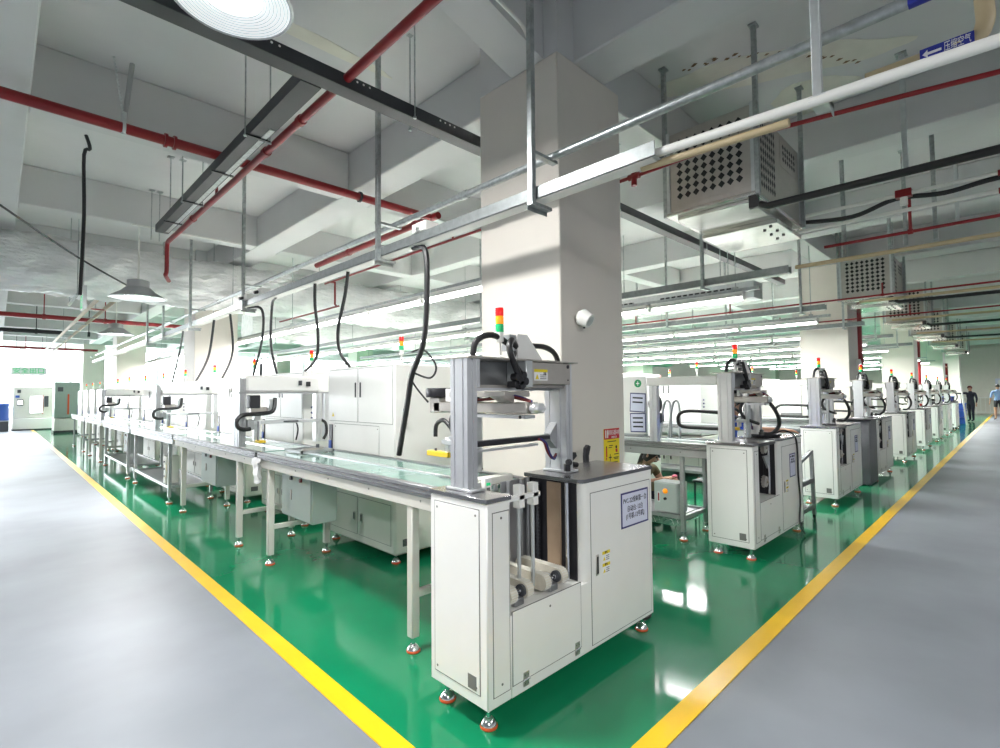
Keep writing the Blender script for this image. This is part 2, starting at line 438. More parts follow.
        b = MB(); b.box(.18, .44, .075, .095, .94, .965, W, .003); b.box(.17, .205, .06, .10, .93, .985, W, .003); b.build('cross_bracket', t)
    else:
        for z in (.93, .62):
            b = MB(); b.lathe([(.05, .03), (.05, .06), (.03, .065), (.012, .065), (.012, .08), (0, .08)], (.45, .1, z), INOX, 20, 'y')
            for i in range(12):
                a_ = 2 * PI * i / 12; b.cyl((.45 + .05 * math.cos(a_), .065, z + .05 * math.sin(a_)), (.45 + .056 * math.cos(a_), .065, z + .056 * math.sin(a_)), .008, INOX, 6)
            b.build('drive_wheel', t)
        b = MB(); b.prism([(.36, .86), (.52, .86), (.47, .74)], 'y', .03, .045, ALUD); b.build('motor_bracket', t)
        b = MB(); b.box(.145, .66, .02, .37, .955, .985, BLKM, .004); b.build('carrier_plate', t)
    for x in (.05, 1.335):
        for y in (.05, .335): foot(t, x, y, .1)
    return t
lift0 = make_lift((1.51, Y0, 0), 'big white lift cabinet nearest the viewer with open belt slot and framed sign', True)
ROWX = [1.51, 4.63, 7.5, 10.1, 13.1, 16.0, 18.9, 21.8, 24.7]
liftb = make_lift((ROWX[1], Y0, 0), 'white lift cabinet with dark toothed-wheel slot, beside the grey steel trolley', False)
lift_lbl = {2: 'white lift cabinet standing directly behind the grey steel trolley', 3: 'white lift cabinet with a black cabinet attached to its aisle end',
            4: 'white lift cabinet next beyond the black cabinet', 5: 'white lift cabinet second beyond the black cabinet', 6: 'white lift cabinet third beyond the black cabinet',
            7: 'white lift cabinet fourth beyond the black cabinet, partly hidden', 8: 'farthest white lift cabinet, beside the dark bin of the far aisle end'}
for k in range(2, 9): dup(liftb, (ROWX[k], Y0, 0), lift_lbl[k])
# black cabinet beside the fourth lift
t = thing('black_cabinet', (ROWX[3] - .62, Y0 - .02, 0), 'matt black sloping cabinet standing before a white lift cabinet', 'cabinet')
b = MB(); b.prism([(0, .02), (.58, .02), (.58, .99), (.08, .99), (.02, .9)], 'y', .02, .42, DARK); b.build('cabinet_body', t)
b = MB(); b.box(.04, .58, .0, .44, .99, 1.01, BLKM, .004); b.build('lid', t)
for x in (.06, .52):
    for y in (.07, .37):
        b = MB(); b.cyl((x, y, 0), (x, y, .02), .025, BLK, 12); b.build('foot', t)

# ================================================================== GANTRY ROBOTS
def profile_post(par, name, x0, x1, y0, y1, z0, z1, m=ALU):
    """extruded aluminium post with slots"""
    b = MB(); g = .006; d = .008
    w, l = x1 - x0, y1 - y0
    poly = [(x0, y0)]
    nx = 1 if w < .1 else 2
    ny = 1 if l < .1 else 2
    def side(p, q, n, inward):
        out = []
        for i in range(n):
            t0 = (i + .5) / n; L = math.hypot(q[0] - p[0], q[1] - p[1]); dx, dy = (q[0] - p[0]) / L, (q[1] - p[1]) / L
            cx_, cy_ = p[0] + (q[0] - p[0]) * t0, p[1] + (q[1] - p[1]) * t0
            for s_, ii in ((-1, 0), (-1, 1), (1, 1), (1, 0)):
                out.append((cx_ + dx * g * s_ + inward[0] * d * ii, cy_ + dy * g * s_ + inward[1] * d * ii))
        return out
    c = [(x0, y0), (x1, y0), (x1, y1), (x0, y1)]
    inn = [(0, 1), (-1, 0), (0, -1), (1, 0)]
    poly = []
    for i in range(4):
        poly.append(c[i]); poly += side(c[i], c[(i + 1) % 4], nx if i % 2 == 0 else ny, inn[i])
    b.prism(poly, 'z', z0, z1, m)
    return b.build(name, par)
def signal_tower(par, x, y, z, s=1.0):
    b = MB(); b.lathe([(.02 * s, 0), (.02 * s, .012 * s), (.009 * s, .02 * s), (.009 * s, .085 * s), (.022 * s, .09 * s), (.022 * s, .138 * s), (0, .138 * s)], (x, y, z), PVCW, 16)
    t = b.build('signal_tower', par)
    h = z + .138 * s
    for nm, m in (('green_lens', GRNL), ('orange_lens', ORAL), ('red_lens', REDL)):
        b = MB(); b.lathe([(.022 * s, 0), (.0225 * s, .002 * s), (.0225 * s, .036 * s), (.021 * s, .038 * s), (.021 * s, .042 * s)], (x, y, h), m, 16); b.build(nm, t); h += .042 * s
    b = MB(); b.lathe([(.022 * s, 0), (.022 * s, .005 * s), (.014 * s, .011 * s), (0, .012 * s)], (x, y, h), PVCW, 16); b.build('cap', t)
    return t
def make_gantry(loc, label, rear=False):
    g = thing('gantry_robot', loc, label, 'gantry robot', 'pick and place gantries on the lift cabinets')
    z0 = .997
    p = profile_post(g, 'left_post', .045, .11, .185, .31, z0, 1.605)
    b = MB(); b.box(.035, .13, .15, .34, z0, z0 + .012, ALU, .002); b.box(.105, .13, .19, .215, z0 + .012, z0 + .03, ALU); b.build('base_plate', p)
    p = profile_post(g, 'right_post', .86, .92, .21, .37, z0, 1.605)
    b = MB(); b.box(.84, .95, .19, .375, z0, z0 + .012, ALU, .002); b.cyl((.85, .2, z0 + .012), (.85, .2, z0 + .05), .02, BLKM, 10); b.cyl((.85, .195, z0 + .06), (.87, .195, z0 + .06), .018, BLKM, 10); b.build('base_plate', p)
    b = MB(); b.box(.105, .86, .31, .335, 1.455, 1.605, ALUD, .003); b.box(.105, .47, .215, .31, 1.455, 1.468, ALU)
    b.box(.12, .86, .225, .25, 1.468, 1.482, INOX); b.box(.12, .86, .27, .29, 1.468, 1.48, BLK)
    b.box(.107, .125, .18, .31, 1.47, 1.605, ALU)
    b.build('cross_beam', g)
    b = MB(); b.box(.04, .925, .165, .375, 1.605, 1.615, INOX, .002); b.build('top_cover', g)
    b = MB(); b.box(.51, .86, .175, .305, 1.485, 1.604, INOX, .004); b.box(.455, .51, .165, .31, 1.47, 1.615, STEELL, .004)
    for zz in (1.585, 1.51): b.cyl((.835, .176, zz), (.835, .172, zz), .011 if zz > 1.55 else .004, BLKM, 10)
    c = b.build('drive_cover', g)
    b = MB(); b.box(.53, .645, .175, .1738, 1.505, 1.565, PAPER); b.box(.53, .645, .1738, .1732, 1.55, 1.565, YLAB); b.prism([(.54, 1.512), (.57, 1.512), (.555, 1.54)], 'y', .1732, .1738, YLAB)
    for i in range(3): b.box(.58, .635, .1738, .1733, 1.513 + i * .01, 1.517 + i * .01, GASK)
    lo = b.build('warning_label', c); text('注意', .014, INK, lo, (.587, .1728, 1.5575), ROT_FRONT)
    b = MB(); b.box(.13, .20, .3095, .308, 1.55, 1.59, DARK); b.build('rating_plate', g)
    b = MB(); b.prism([(.45, 1.615), (.665, 1.615), (.53, 1.75), (.45, 1.75)], 'y', .22, .23, W); b.prism([(.45, 1.615), (.665, 1.615), (.53, 1.75), (.45, 1.75)], 'y', .30, .31, W)
    b.box(.455, .52, .23, .30, 1.615, 1.70, W); b.box(.40, .45, .23, .29, 1.66, 1.745, ALUD); b.build('cable_bracket', g)
    signal_tower(g, .34, .25, 1.615)
    # hoses
    for pts, r in (([(.16, .27, 1.615), (.18, .26, 1.70), (.28, .25, 1.735), (.40, .25, 1.70), (.46, .25, 1.66)], .016),
                   ([(.46, .24, 1.68), (.38, .2, 1.71), (.33, .17, 1.66), (.37, .16, 1.56), (.42, .17, 1.50)], .017),
                   ([(.47, .26, 1.65), (.40, .2, 1.64), (.37, .18, 1.60), (.43, .17, 1.53)], .014),
                   ([(.52, .26, 1.69), (.62, .27, 1.70), (.78, .29, 1.70), (.90, .31, 1.66), (.945, .32, 1.55), (.955, .32, 1.3), (.96, .31, 1.15), (1.0, .29, 1.04), (1.06, .28, 1.016)], .016),
                   ([(.38, .46, 1.42), (.36, .60, 1.38), (.35, .66, 1.29), (.36, .62, 1.20), (.38, .5, 1.15)], .015),
                   ([(.36, .66, 1.25), (.36, .74, 1.30), (.37, .82, 1.27), (.37, .83, 1.20)], .013)):
        b = MB(); b.tube(pts, r, BLK, 10, 5); b.build('hose', g)
    b = MB()
    for (dx, dz) in ((0, 0), (.025, .03), (-.025, .02), (.01, -.02), (.04, 0)): b.cyl((.40 + dx, .15, 1.50 + dz), (.40 + dx, .19, 1.50 + dz), .02, BLKM, 10)
    b.box(.36, .45, .16, .22, 1.47, 1.50, BLKM, .004); b.build('cable_gland', g)
    # carriage and arm reaching over the worktop
    b = MB(); b.box(.30, .50, .18, .62, 1.425, 1.452, INOX, .003); b.prism([(.24, 1.43), (.34, 1.43), (.34, 1.395)], 'y', .15, .24, INOX); b.build('carriage_plate', g)
    b = MB(); b.box(.33, .43, .06, .80, 1.345, 1.40, INOX, .006); b.box(.335, .425, .0, .06, 1.35, 1.395, ALU, .016)
    b.box(.34, .42, .08, .5, 1.325, 1.34, ALU); b.cyl((.33, .1, 1.333), (.325, .1, 1.333), .008, BLKM, 8); b.build('arm', g)
    b = MB(); b.lathe([(.082, 0), (.085, .004), (.085, .046), (.082, .05), (0, .05)], (.38, .80, 1.425), BLKM, 24); b.box(.33, .43, .74, .84, 1.34, 1.425, INOX, .006); b.box(.34, .40, .62, .7, 1.40, 1.47, W, .004); b.build('motor_drum', g)
    b = MB(); b.tube([(.36, .06, 1.405), (.36, .2, 1.425), (.36, .35, 1.415), (.36, .45, 1.41)], .008, MAROON, 6); b.tube([(.375, .06, 1.405), (.375, .2, 1.432), (.375, .4, 1.415)], .006, NAVY, 6); b.build('wire_bundle', g)
    b = MB(); b.box(.35, .42, .47, .53, 1.02, 1.44, STEELL, .004); b.cyl((.385, .56, 1.0), (.385, .56, 1.36), .011, CHROME, 10); b.cyl((.385, .60, 1.0), (.385, .60, 1.3), .008, CHROME, 10); b.box(.34, .43, .50, .74, 1.16, 1.19, STEELL, .004)
    b.box(.36, .40, .66, .70, 1.12, 1.21, STEELL, .004); b.cyl((.38, .72, 1.1), (.38, .72, 1.2), .02, W, 10); b.build('lifting_slide', g)
    b = MB(); b.box(.355, .405, .70, .90, 1.085, 1.115, YGRIP, .003); b.cyl((.38, .74, 1.115), (.38, .74, 1.14), .008, DARK, 8); b.cyl((.38, .84, 1.115), (.38, .84, 1.13), .008, DARK, 8); b.build('gripper', g)
    b = MB(); b.box(.11, .84, .285, .32, 1.185, 1.215, BLKM, .006); b.box(.13, .68, .275, .315, 1.16, 1.172, ALU); b.prism([(.105, 1.13), (.16, 1.17), (.16, 1.26), (.105, 1.31)], 'y', .28, .33, BLKM)
    b.prism([(.86, 1.13), (.80, 1.18), (.80, 1.22), (.86, 1.28)], 'y', .28, .33, ALUD)
    b.tube([(.68, .275, 1.195), (.72, .268, 1.18), (.75, .265, 1.12), (.80, .268, 1.08), (.85, .28, 1.10)], .007, MAROON, 6); b.tube([(.69, .272, 1.2), (.735, .262, 1.17), (.765, .26, 1.11), (.81, .265, 1.075), (.85, .28, 1.09)], .007, NAVY, 6)
    b.build('lower_crossbar', g)
    for o in [c for c in COL.objects if c.parent == g or (c.parent and c.parent.parent == g) or (c.parent and c.parent.parent and c.parent.parent.parent == g)]:
        for v in o.data.vertices: v.co.x = .055 + (v.co.x - .045) * .945; v.co.z = v.co.z + max(0, min(1, (v.co.z - 1.3) / .2)) * .015
    if rear:
        for o in [c for c in COL.objects if c.parent == g and c.name.split('.')[0] in ('arm', 'motor_drum', 'lifting_slide', 'gripper', 'wire_bundle', 'carriage_plate')]:
            for v in o.data.vertices: v.co.y = .30 + (v.co.y - .80) * .42; v.co.x += .04
        for o in [c for c in COL.objects if c.parent == g and c.name.split('.')[0] == 'hose'][-2:]:
            for v in o.data.vertices: v.co.y -= .42; v.co.x += .06
        profile_post(g, 'rear_post', .12, .18, .95, 1.03, .957, 1.52)
        b = MB(); b.box(.1, .19, .33, 1.05, 1.52, 1.605, W, .006); b.build('side_beam', g)
        b = MB(); b.tube([(.15, .34, 1.26), (.15, .62, 1.27), (.15, .72, 1.24), (.15, .74, 1.18), (.15, .70, 1.12), (.15, .5, 1.11), (.15, .34, 1.11)], .017, BLK, 8); b.build('cable_chain', g)
        b = MB(); b.tube([(.62, .1, 1.36), (.56, .02, 1.33), (.62, -.02, 1.22), (.70, 0, 1.12), (.66, .05, 1.05), (.56, .1, 1.05)], .018, BLK, 8); b.build('hose', g)
    return g
gan0 = make_gantry((1.51, Y0, 0), 'aluminium pick and place gantry standing on the big front lift cabinet')
ganb = make_gantry((ROWX[1], Y0, 0), 'aluminium pick and place gantry on the lift cabinet beside the steel trolley', True)
for k in range(2, 9): dup(ganb, (ROWX[k], Y0, 0), ['', '', 'gantry on the lift cabinet directly behind the steel trolley', 'gantry on the lift cabinet that has the black cabinet', 'gantry on the first lift cabinet beyond the black cabinet', 'gantry on the second lift cabinet beyond the black cabinet', 'gantry on the third lift cabinet beyond the black cabinet', 'gantry on the fourth lift cabinet beyond the black cabinet', 'gantry on the farthest white lift cabinet'][k])
# small sensor blocks and brackets at the front lift
sb = MB(); sb.box(.18, .40, .38, .43, .958, .99, BASEW, .004); sb.box(.23, .58, .40, .47, .958, 1.0, BASEW, .004); sb = sb.build('sensor_bracket', lift0)
for x in (.22, .34):
    b = MB(); b.box(x - .025, x + .025, .35, .38, .93, 1.01, W, .003); b.box(x - .014, x + .014, .349, .35, .97, .985, EXITG); b.box(x - .012, x + .012, .349, .35, .935, .96, GASK); b.build('sensor_head', sb)
# ================================================================== CONVEYOR TABLES
def make_table(loc, L, label, legs, silver=False, shelf=False, width=.60, group='conveyor worktops of the production lines', board=True):
    t = thing('conveyor_table', loc, label, 'worktop', group)
    lm = ALUD if silver else FRAMEW
    H = .95; x1 = width
    b = MB()
    for x0 in (0, x1 - .045):
        b.box(x0, x0 + .045, 0, L, H - .06, H + .004, RAILM, .003)
        b.box(x0 - .003 if x0 == 0 else x0, x0 + .048, 0, L, H - .045, H - .035, DKPLATE); b.box(x0 - .003 if x0 == 0 else x0, x0 + .048, 0, L, H - .02, H - .012, DKPLATE)
    b.box(.285, .315, 0, L, H - .03, H + .006, ALU, .002)
    b.build('side_rails', t)
    b = MB(); b.box(.045, .285, .01, L - .01, H - .02, H - .004, GLASS); b.box(.315, x1 - .045, .01, L - .01, H - .02, H - .004, GLASS)
    for i in range(1, int(L / .7)): b.box(.045, x1 - .045, i * .7 - .002, i * .7 + .002, H - .005, H - .0035, ALUD)
    b.build('belt_top', t)
    ys = legs
    b = MB()
    za = H - .13
    b.box(.012, .045, .03, L - .03, za, H - .06, lm, .003); b.box(x1 - .045, x1 - .012, .03, L - .03, za, H - .06, lm, .003)
    for y in (.03, L - .07): b.box(.045, x1 - .045, y, y + .04, za, H - .06, lm)
    for i in range(int(L / .55)): b.cyl((.012, .3 + i * .55, H - .085), (.009, .3 + i * .55, H - .085), .006, GASK, 8)
    b.build('apron', t)
    s_ = .026 if not silver else .02
    for y in ys:
        for x in (.045, x1 - .045):
            b = MB(); b.box(x - s_, x + s_, y - s_, y + s_, .085, za, lm, .004); l = b.build('leg', t)
            foot(l, x, y, .085, 'levelling_foot')
        b = MB(); b.box(.07, x1 - .07, y - .018, y + .018, .20 if shelf else .30, .24 if shelf else .34, lm, .003); b.build('cross_brace', t)
    if shelf:
        b = MB(); y0, y1 = ys[0] + .03, ys[-1] - .03
        b.box(.03, .06, y0, y1, .20, .24, lm, .003); b.box(x1 - .06, x1 - .03, y0, y1, .20, .24, lm, .003)
        b.box(.06, x1 - .06, y0 + .05, y1 - .05, .205, .22, ALUD)
        b.build('lower_shelf', t)
    return t
make_table((1.665, 2.03, 0), 2.74, 'white legged worktop with green belts joining the big front lift cabinet', [.42, 2.54])
make_table((1.665, 4.83, 0), 2.95, 'white legged worktop second along the left aisle, carrying the second gantry', [.53, 2.61])
make_table((1.665, 7.85, 0), 3.0, 'silver worktop with a lower shelf, third along the left aisle', [.31, 2.69], True, True)
make_table((1.665, 10.93, 0), 3.2, 'silver worktop with a lower shelf, fourth along the left aisle', [.3, 2.9], True, True)
make_table((1.665, 14.2, 0), 3.0, 'white legged worktop fifth along the left aisle', [.4, 2.2])
make_table((1.665, 17.3, 0), 3.2, 'pale worktop at the far end of the left aisle line', [.4, 2.75], True)
make_table((ROWX[1] + .15, 2.05, 0), 3.2, 'silver worktop of the second row over the seated woman', [.30, 2.6], True, True)
make_table((ROWX[1] + .15, 5.35, 0), 3.0, 'silver worktop of the second row beyond the seated woman', [.3, 2.6], True, True)
for k in range(2, 6):
    make_table((ROWX[k] + .15, 2.05, 0), 3.2, 'silver worktop running back from the %s lift cabinet of the right aisle' % ORD[k], [.3, 2.6], True, True)
# plates lying at the end of the first worktop: plastic scrap bag hanging from the rail
b = MB()
pts = []
for j in range(7):
    z = .90 - j * .035
    for i in range(9):
        y = 4.66 + (.17 - .05 * (j / 6)) * (i / 8) + .012 * (j / 6); x = 1.645 - .012 * math.sin(i * 1.9 + j * .6) - .008 * math.sin(j * 2.1)
        pts.append((x, y, z + .012 * math.sin(i * 2.3)))
n_ = len(pts); fr = pts + [(x + .014, y, z) for x, y, z in pts]
fs = []
for j in range(6):
    for i in range(8):
        a_ = j * 9 + i; fs.append((a_, a_ + 1, a_ + 10, a_ + 9)); fs.append((n_ + a_, n_ + a_ + 9, n_ + a_ + 10, n_ + a_ + 1))
b.add(fr, fs, PAPER)
tag(b.build('cleaning_cloth'), 'crumpled white cloth hanging from the end of the first worktop', 'cloth')

# control boxes under the worktops
def control_box(loc, label, w=.45, h=.40, d=.2, lamp=False, m=GBOX):
    t = thing('control_box', loc, label, 'control box', 'control boxes under the worktops')
    b = MB(); b.box(0, d, 0, w, 0, h, m, .006); b.build('housing', t)
    b = MB(); b.box(-.012, 0, .012, w - .012, .012, h - .012, m, .004); dr = b.build('door', t)
    b = MB(); b.box(-.02, -.012, w * .62, w * .66, h * .4, h * .62, INOX, .002); b.build('handle', dr)
    for y, mm in ((w * .3, RED), (w * .62, BLKM)):
        b = MB(); b.cyl((-.012, y, h * .88), (-.03, y, h * .88), .018, mm, 14); b.cyl((-.012, y, h * .88), (-.016, y, h * .88), .022, CHROME, 14); b.build('button', dr)
    b = MB(); b.tube([(.1, w * .2, h), (.1, w * .15, h + .04), (.12, w * .1, h + .1)], .012, BLK, 8); b.build('cable', t); b = MB(); b.box(.02, d - .02, .05, .08, h, .84 - loc[2], STEEL); b.build('bracket', t)
    return t
cb = control_box((1.90, 4.17, .37), 'grey green control box with red and black buttons under the first worktop', .62, .40, .22)
dup(cb, (1.90, 6.75, .37), 'grey green control box under the second worktop')
dup(cb, (1.90, 12.3, .34), 'grey green control box under the fourth worktop of the left aisle')
t = thing('switch_box', (1.70, 8.35, .245), 'narrow pale switch box on the shelf leg of the third worktop', 'switch box')
b = MB(); b.box(0, .16, 0, .13, 0, .38, BASEW, .005); b.build('housing', t)
for z in (.1, .2, .3):
    b = MB(); b.cyl((0, .065, z), (-.012, .065, z), .014, DARK, 10); b.build('button', t)
t = thing('control_box', (4.83, 2.40, .245), 'pale grey control box with glowing orange lamp, under the second row worktop', 'control box')
b = MB(); b.box(0, .2, 0, .26, 0, .30, GBOX, .006); b.build('housing', t)
b = MB(); b.box(-.012, 0, .008, .252, .008, .292, GBOX, .004); dr = b.build('door', t)
b = MB(); b.lathe([(.026, -.012), (.026, -.02), (.02, -.024), (.0, -.034)], (0, .13, .215), ORAL, 16, 'x'); b.build('glowing_lamp', dr)
b = MB(); b.cyl((-.012, .13, .14), (-.03, .13, .14), .014, BLKM, 12); b.box(-.015, -.012, .19, .215, .1, .2, PAPER); b.box(-.016, -.015, .195, .21, .11, .19, RED); b.build('selector_switch', dr)

# wire rack lying on the green floor
t = thing('wire_rack', (4.86, 2.45, 0), 'low wire rack standing on the green floor under the second row worktop', 'rack')
b = MB()
for i in range(13): b.cyl((i * .045, 0, .12), (i * .045, .42, .12), .005, CHROME, 6)
for i in range(6): b.cyl((0, i * .084, .115), (.54, i * .084, .115), .004, CHROME, 6)
b.build('grid', t)
for i in range(13):
    for y in (.02, .22):
        if i % 2: continue
        b = MB(); b.tube([(i * .045, y, .12), (i * .045, y + .02, .17), (i * .045, y + .09, .17), (i * .045, y + .11, .12)], .004, CHROME, 6, 3); b.build('wire_loop', t)
for x in (0, .54):
    for y in (0, .42):
        b = MB(); b.cyl((x, y, 0), (x, y, .12), .007, CHROME, 8); b.build('leg', t)

# ================================================================== OVEN CABINETS
def make_oven(loc, label, front=False):
    t = thing('oven_cabinet', loc, label, 'machine cabinet', 'tall white machine cabinets behind the worktops')
    Wd, D = 1.23, 1.5
    b = MB(); b.box(.0, D, 0, Wd, .08, .70, BASEW, .02); b.box(.02, D - .02, .02, Wd - .02, .70, .72, GASK); b.build('base', t)
    b = MB(); b.box(0, D, 0, Wd, .72, 1.72, W, .012); b.build('upper_body', t)
    # faces toward the left aisle
    for i, (y0, y1) in enumerate(((.03, .605), (.625, 1.2))):
        d = panel_x(t, 'upper_door', 0, y0, y1, 1.20, 1.70, W, False)
        h = MB(); yy = .57 if i == 0 else .66; h.box(-.003, -.009, yy - .012, yy + .012, 1.43, 1.57, BLKM, .003); h.build('handle', d)
    b = MB(); b.box(-.003, -.004, 1.06, 1.16, 1.215, 1.29, PAPER); b.prism([(1.085, 1.24), (1.135, 1.24), (1.11, 1.283)], 'x', -.004, -.0045, YLAB); b.build('warning_label', t)
    panel_x(t, 'lower_panel', 0, .25, 1.08, .74, 1.17, W, True)
    for i, (y0, y1) in enumerate(((.06, .60), (.63, 1.17))):
        d = panel_x(t, 'base_door', 0, y0, y1, .16, .50, BASEW, False)
        h = MB(); yy = .55 if i == 0 else .68; h.box(-.003, -.008, yy - .02, yy + .02, .28, .36, INOX, .003); h.box(-.008, -.009, yy - .012, yy + .012, .29, .35, BLK); h.build('handle', d)
    b = MB()
    for i in range(18): b.box(-.001, -.003, .15 + i * .05, .18 + i * .05, .60, .61, GASK)
    b.build('vent_slots', t)
    b = MB(); b.box(.08, .17, -.001, -.003, .15, .21, DARK)
    for i in range(4): b.box(.085, .165, -.003, -.004, .157 + i * .013, .163 + i * .013, GASK)
    b.build('vent_plate', t)
    b = MB(); b.box(-.01, 0, 1.12, 1.19, .76, 1.16, BLKM, .003)
    b.box(-.02, -.01, 1.13, 1.18, .78, 1.0, BLUEP, .003); b.build('valve_block', t)
    if front:
        d = MB()
        for i in range(3): d.cyl((.10, 0, 1.32 - .06 * i), (.10, -.02, 1.32 - .06 * i), .013, NAVY, 10); d.cyl((.10, -.02, 1.32 - .06 * i), (.10, -.035, 1.32 - .06 * i), .008, CHROME, 8)
        d.build('air_fittings', t)
        for i in range(9):
            pass
    signal_tower(t, .15, .12, 1.72, .95)
    for x in (.06, D - .06):
        for y in (.07, Wd - .07): foot(t, x, y, .08)
    return t
ov = make_oven((2.43, 3.75, 0), 'tall white double-door cabinet beside the cream column, behind the first worktop', True)
for i in range(1, 7):
    dup(ov, (2.43, 3.75 + 1.83 * i, 0), 'tall white double-door cabinet along the left aisle, %s after the one beside the column' % ORD[i - 1])
for i in range(6):
    dup(ov, (2.30, 16.0 + 1.75 * i, 0), 'tall white cabinet at the far left aisle end, %s before the beige machine' % ORD[5 - i])
k_ = 0
for k, n in ((1, 7), (2, 6), (3, 6), (4, 4), (5, 4)):
    for i in range(n):
        dup(ov, (ROWX[k] + .92, 3.75 + 1.83 * i, 0), 'tall white cabinet behind the %s lift cabinet of the right aisle, %s going back' % (ORD[k], ORD[i]))
# extra panel, stickers and signs on the second-row cabinet
t = thing('side_screen', (5.27, 2.98, .957), 'white upright panel with a round green sticker and two framed papers', 'panel')
b = MB(); b.box(0, .04, 0, .34, .02, .68, W, .006); b.build('board', t)
b = MB(); b.cyl((0, .1, .60), (-.003, .1, .60), .045, GREENS, 24); b.box(-.0032, -.004, .08, .12, .594, .606, PAPER); b.box(-.0032, -.004, .096, .104, .575, .625, PAPER); b.build('round_sticker', t)
for z, a_ in ((.38, .05), (.15, -.02)):
    b = MB(); b.box(-.003, 0, -.10, .10, -.11, .11, NAVY); b.box(-.004, -.003, -.09, .09, -.098, .098, LILAC)
    for i in range(3 if z < .3 else 2): b.box(-.0046, -.004, -.065, .065, .045 - i * .05, .062 - i * .05, INK)
    s = b.build('framed_paper', t); s.location = (-.002, .105, z); s.rotation_euler = (a_, 0, 0)
b = MB(); b.box(-.03, .06, .02, .32, 0, .02, ALUD); b.build('base', t)
# black cowl lamp and bent guards seen over the second-row rail
t = thing('black_cowl', (5.36, 2.93, .957), 'black domed lamp head beside the framed papers', 'lamp')
b = MB(); b.cyl((0, 0, 0), (0, 0, .30), .012, BLKM, 8); b.cyl((0, 0, 0), (0, 0, .02), .05, BLKM, 16); b.build('stand', t)
b = MB(); b.lathe([(.0, -.06), (.05, -.05), (.085, -.01), (.10, .04), (.095, .05), (.0, .05)], (0, 0, .36), BLKM, 20, 'y'); b.build('head', t)
t = thing('bent_guard', (5.20, 2.58, .957), 'pair of tall grey bent hoops with a black box behind the second row rail', 'guard')
for y in (0, .10):
    b = MB(); b.tube([(0, y + .10, 0), (0, y + .07, .22), (0, y + .05, .34), (0, y + .02, .40), (0, y - .02, .38), (0, y - .03, .28), (0, y - .03, 0)], .014, ALUD, 10, 4); b.build('hoop', t)
b = MB(); b.box(-.05, .05, .16, .30, .16, .27, BLKM, .02); b.cyl((0, .21, 0), (0, .21, .16), .014, BLKM, 8); b.build('black_box', t)

# ================================================================== COVERED GANTRIES ALONG THE LEFT AISLE
def make_portal(loc, label):
    g = thing('portal_gantry', loc, label, 'gantry robot', 'covered gantries over the left aisle worktops')
    z = .956
    profile_post(g, 'front_post', .03, .09, 0, .16, z, 1.625, ALUD)
    for x in (.80, .90):
        profile_post(g, 'rear_post', x, x + .06, 0, .07, z, 1.48, ALU)
    b = MB(); b.box(.10, .86, .02, .2, 1.49, 1.66, W, .02); b.box(.02, 1.0, .0, .22, 1.475, 1.49, ALUD); b.build('beam_cover', g)
    b = MB(); b.box(.62, .65, .0, .02, 1.56, 1.61, DARK); b.box(.7, .74, -.005, .02, 1.55, 1.6, BLKM); b.build('plate', g)
    b = MB(); b.box(.16, .86, -.02, .04, 1.17, 1.205, ALU, .004); b.box(.45, .6, -.03, -.02, 1.18, 1.195, DARK); b.box(.1, .16, -.03, .06, 1.12, 1.22, ALUD, .004); b.build('lower_arm', g)
    b = MB(); b.box(.12, .22, -.02, .08, 1.33, 1.46, BLKM, .006); b.box(.14, .30, .0, .06, 1.26, 1.34, INOX, .004); b.box(.17, .23, .0, .05, 1.0, 1.26, STEELL, .003); b.cyl((.2, -.03, 1.0), (.2, -.03, 1.2), .012, CHROME, 8); b.box(.3, .36, -.03, .06, 1.30, 1.42, STEELL, .004); b.build('picker_head', g)
    b = MB(); b.box(.18, .24, -.12, .08, .99, 1.015, YGRIP, .003); b.build('gripper', g)
    b = MB(); b.tube([(.36, -.03, 1.43), (.33, -.05, 1.30), (.2, -.05, 1.275), (.06, -.05, 1.27), (.0, -.05, 1.23), (0, -.05, 1.16), (.05, -.05, 1.13), (.12, -.04, 1.13)], .02, BLK, 8); b.build('cable_chain', g)
    b = MB(); b.tube([(.86, 0, 1.19), (.90, -.03, 1.15), (.91, -.03, 1.05), (.88, -.02, .98)], .015, BLK, 8); b.tube([(.60, .03, 1.18), (.6, -.02, 1.1), (.58, -.02, .99)], .008, BLK, 6); b.build('hose', g)
    return g
pg = make_portal((1.66, 5.33, 0), 'white covered gantry across the second worktop, beside the nearest tall cabinet')
dup(pg, (1.66, 8.98, 0), 'white covered gantry across the third worktop of the left aisle')
dup(pg, (1.66, 14.45, 0), 'white covered gantry across the fifth worktop of the left aisle')
# grey small parts on the front worktop
t = thing('suction_jig', (2.06, 4.3, .957), 'thin aluminium jig frame lying on the first worktop', 'jig')
b = MB(); b.box(-.2, .1, 0, .02, 0, .02, ALUD); b.box(-.2, -.18, 0, .35, 0, .02, ALUD); b.box(.08, .1, 0, .35, 0, .02, ALUD); b.box(-.2, .1, .33, .35, 0, .02, ALUD); b.build('frame', t)
b = MB(); b.box(-.14, .05, .1, .14, .0, .03, INOX, .004); b.cyl((.0, .12, .03), (.0, .12, .06), .015, DARK, 10); b.build('clamp', t)
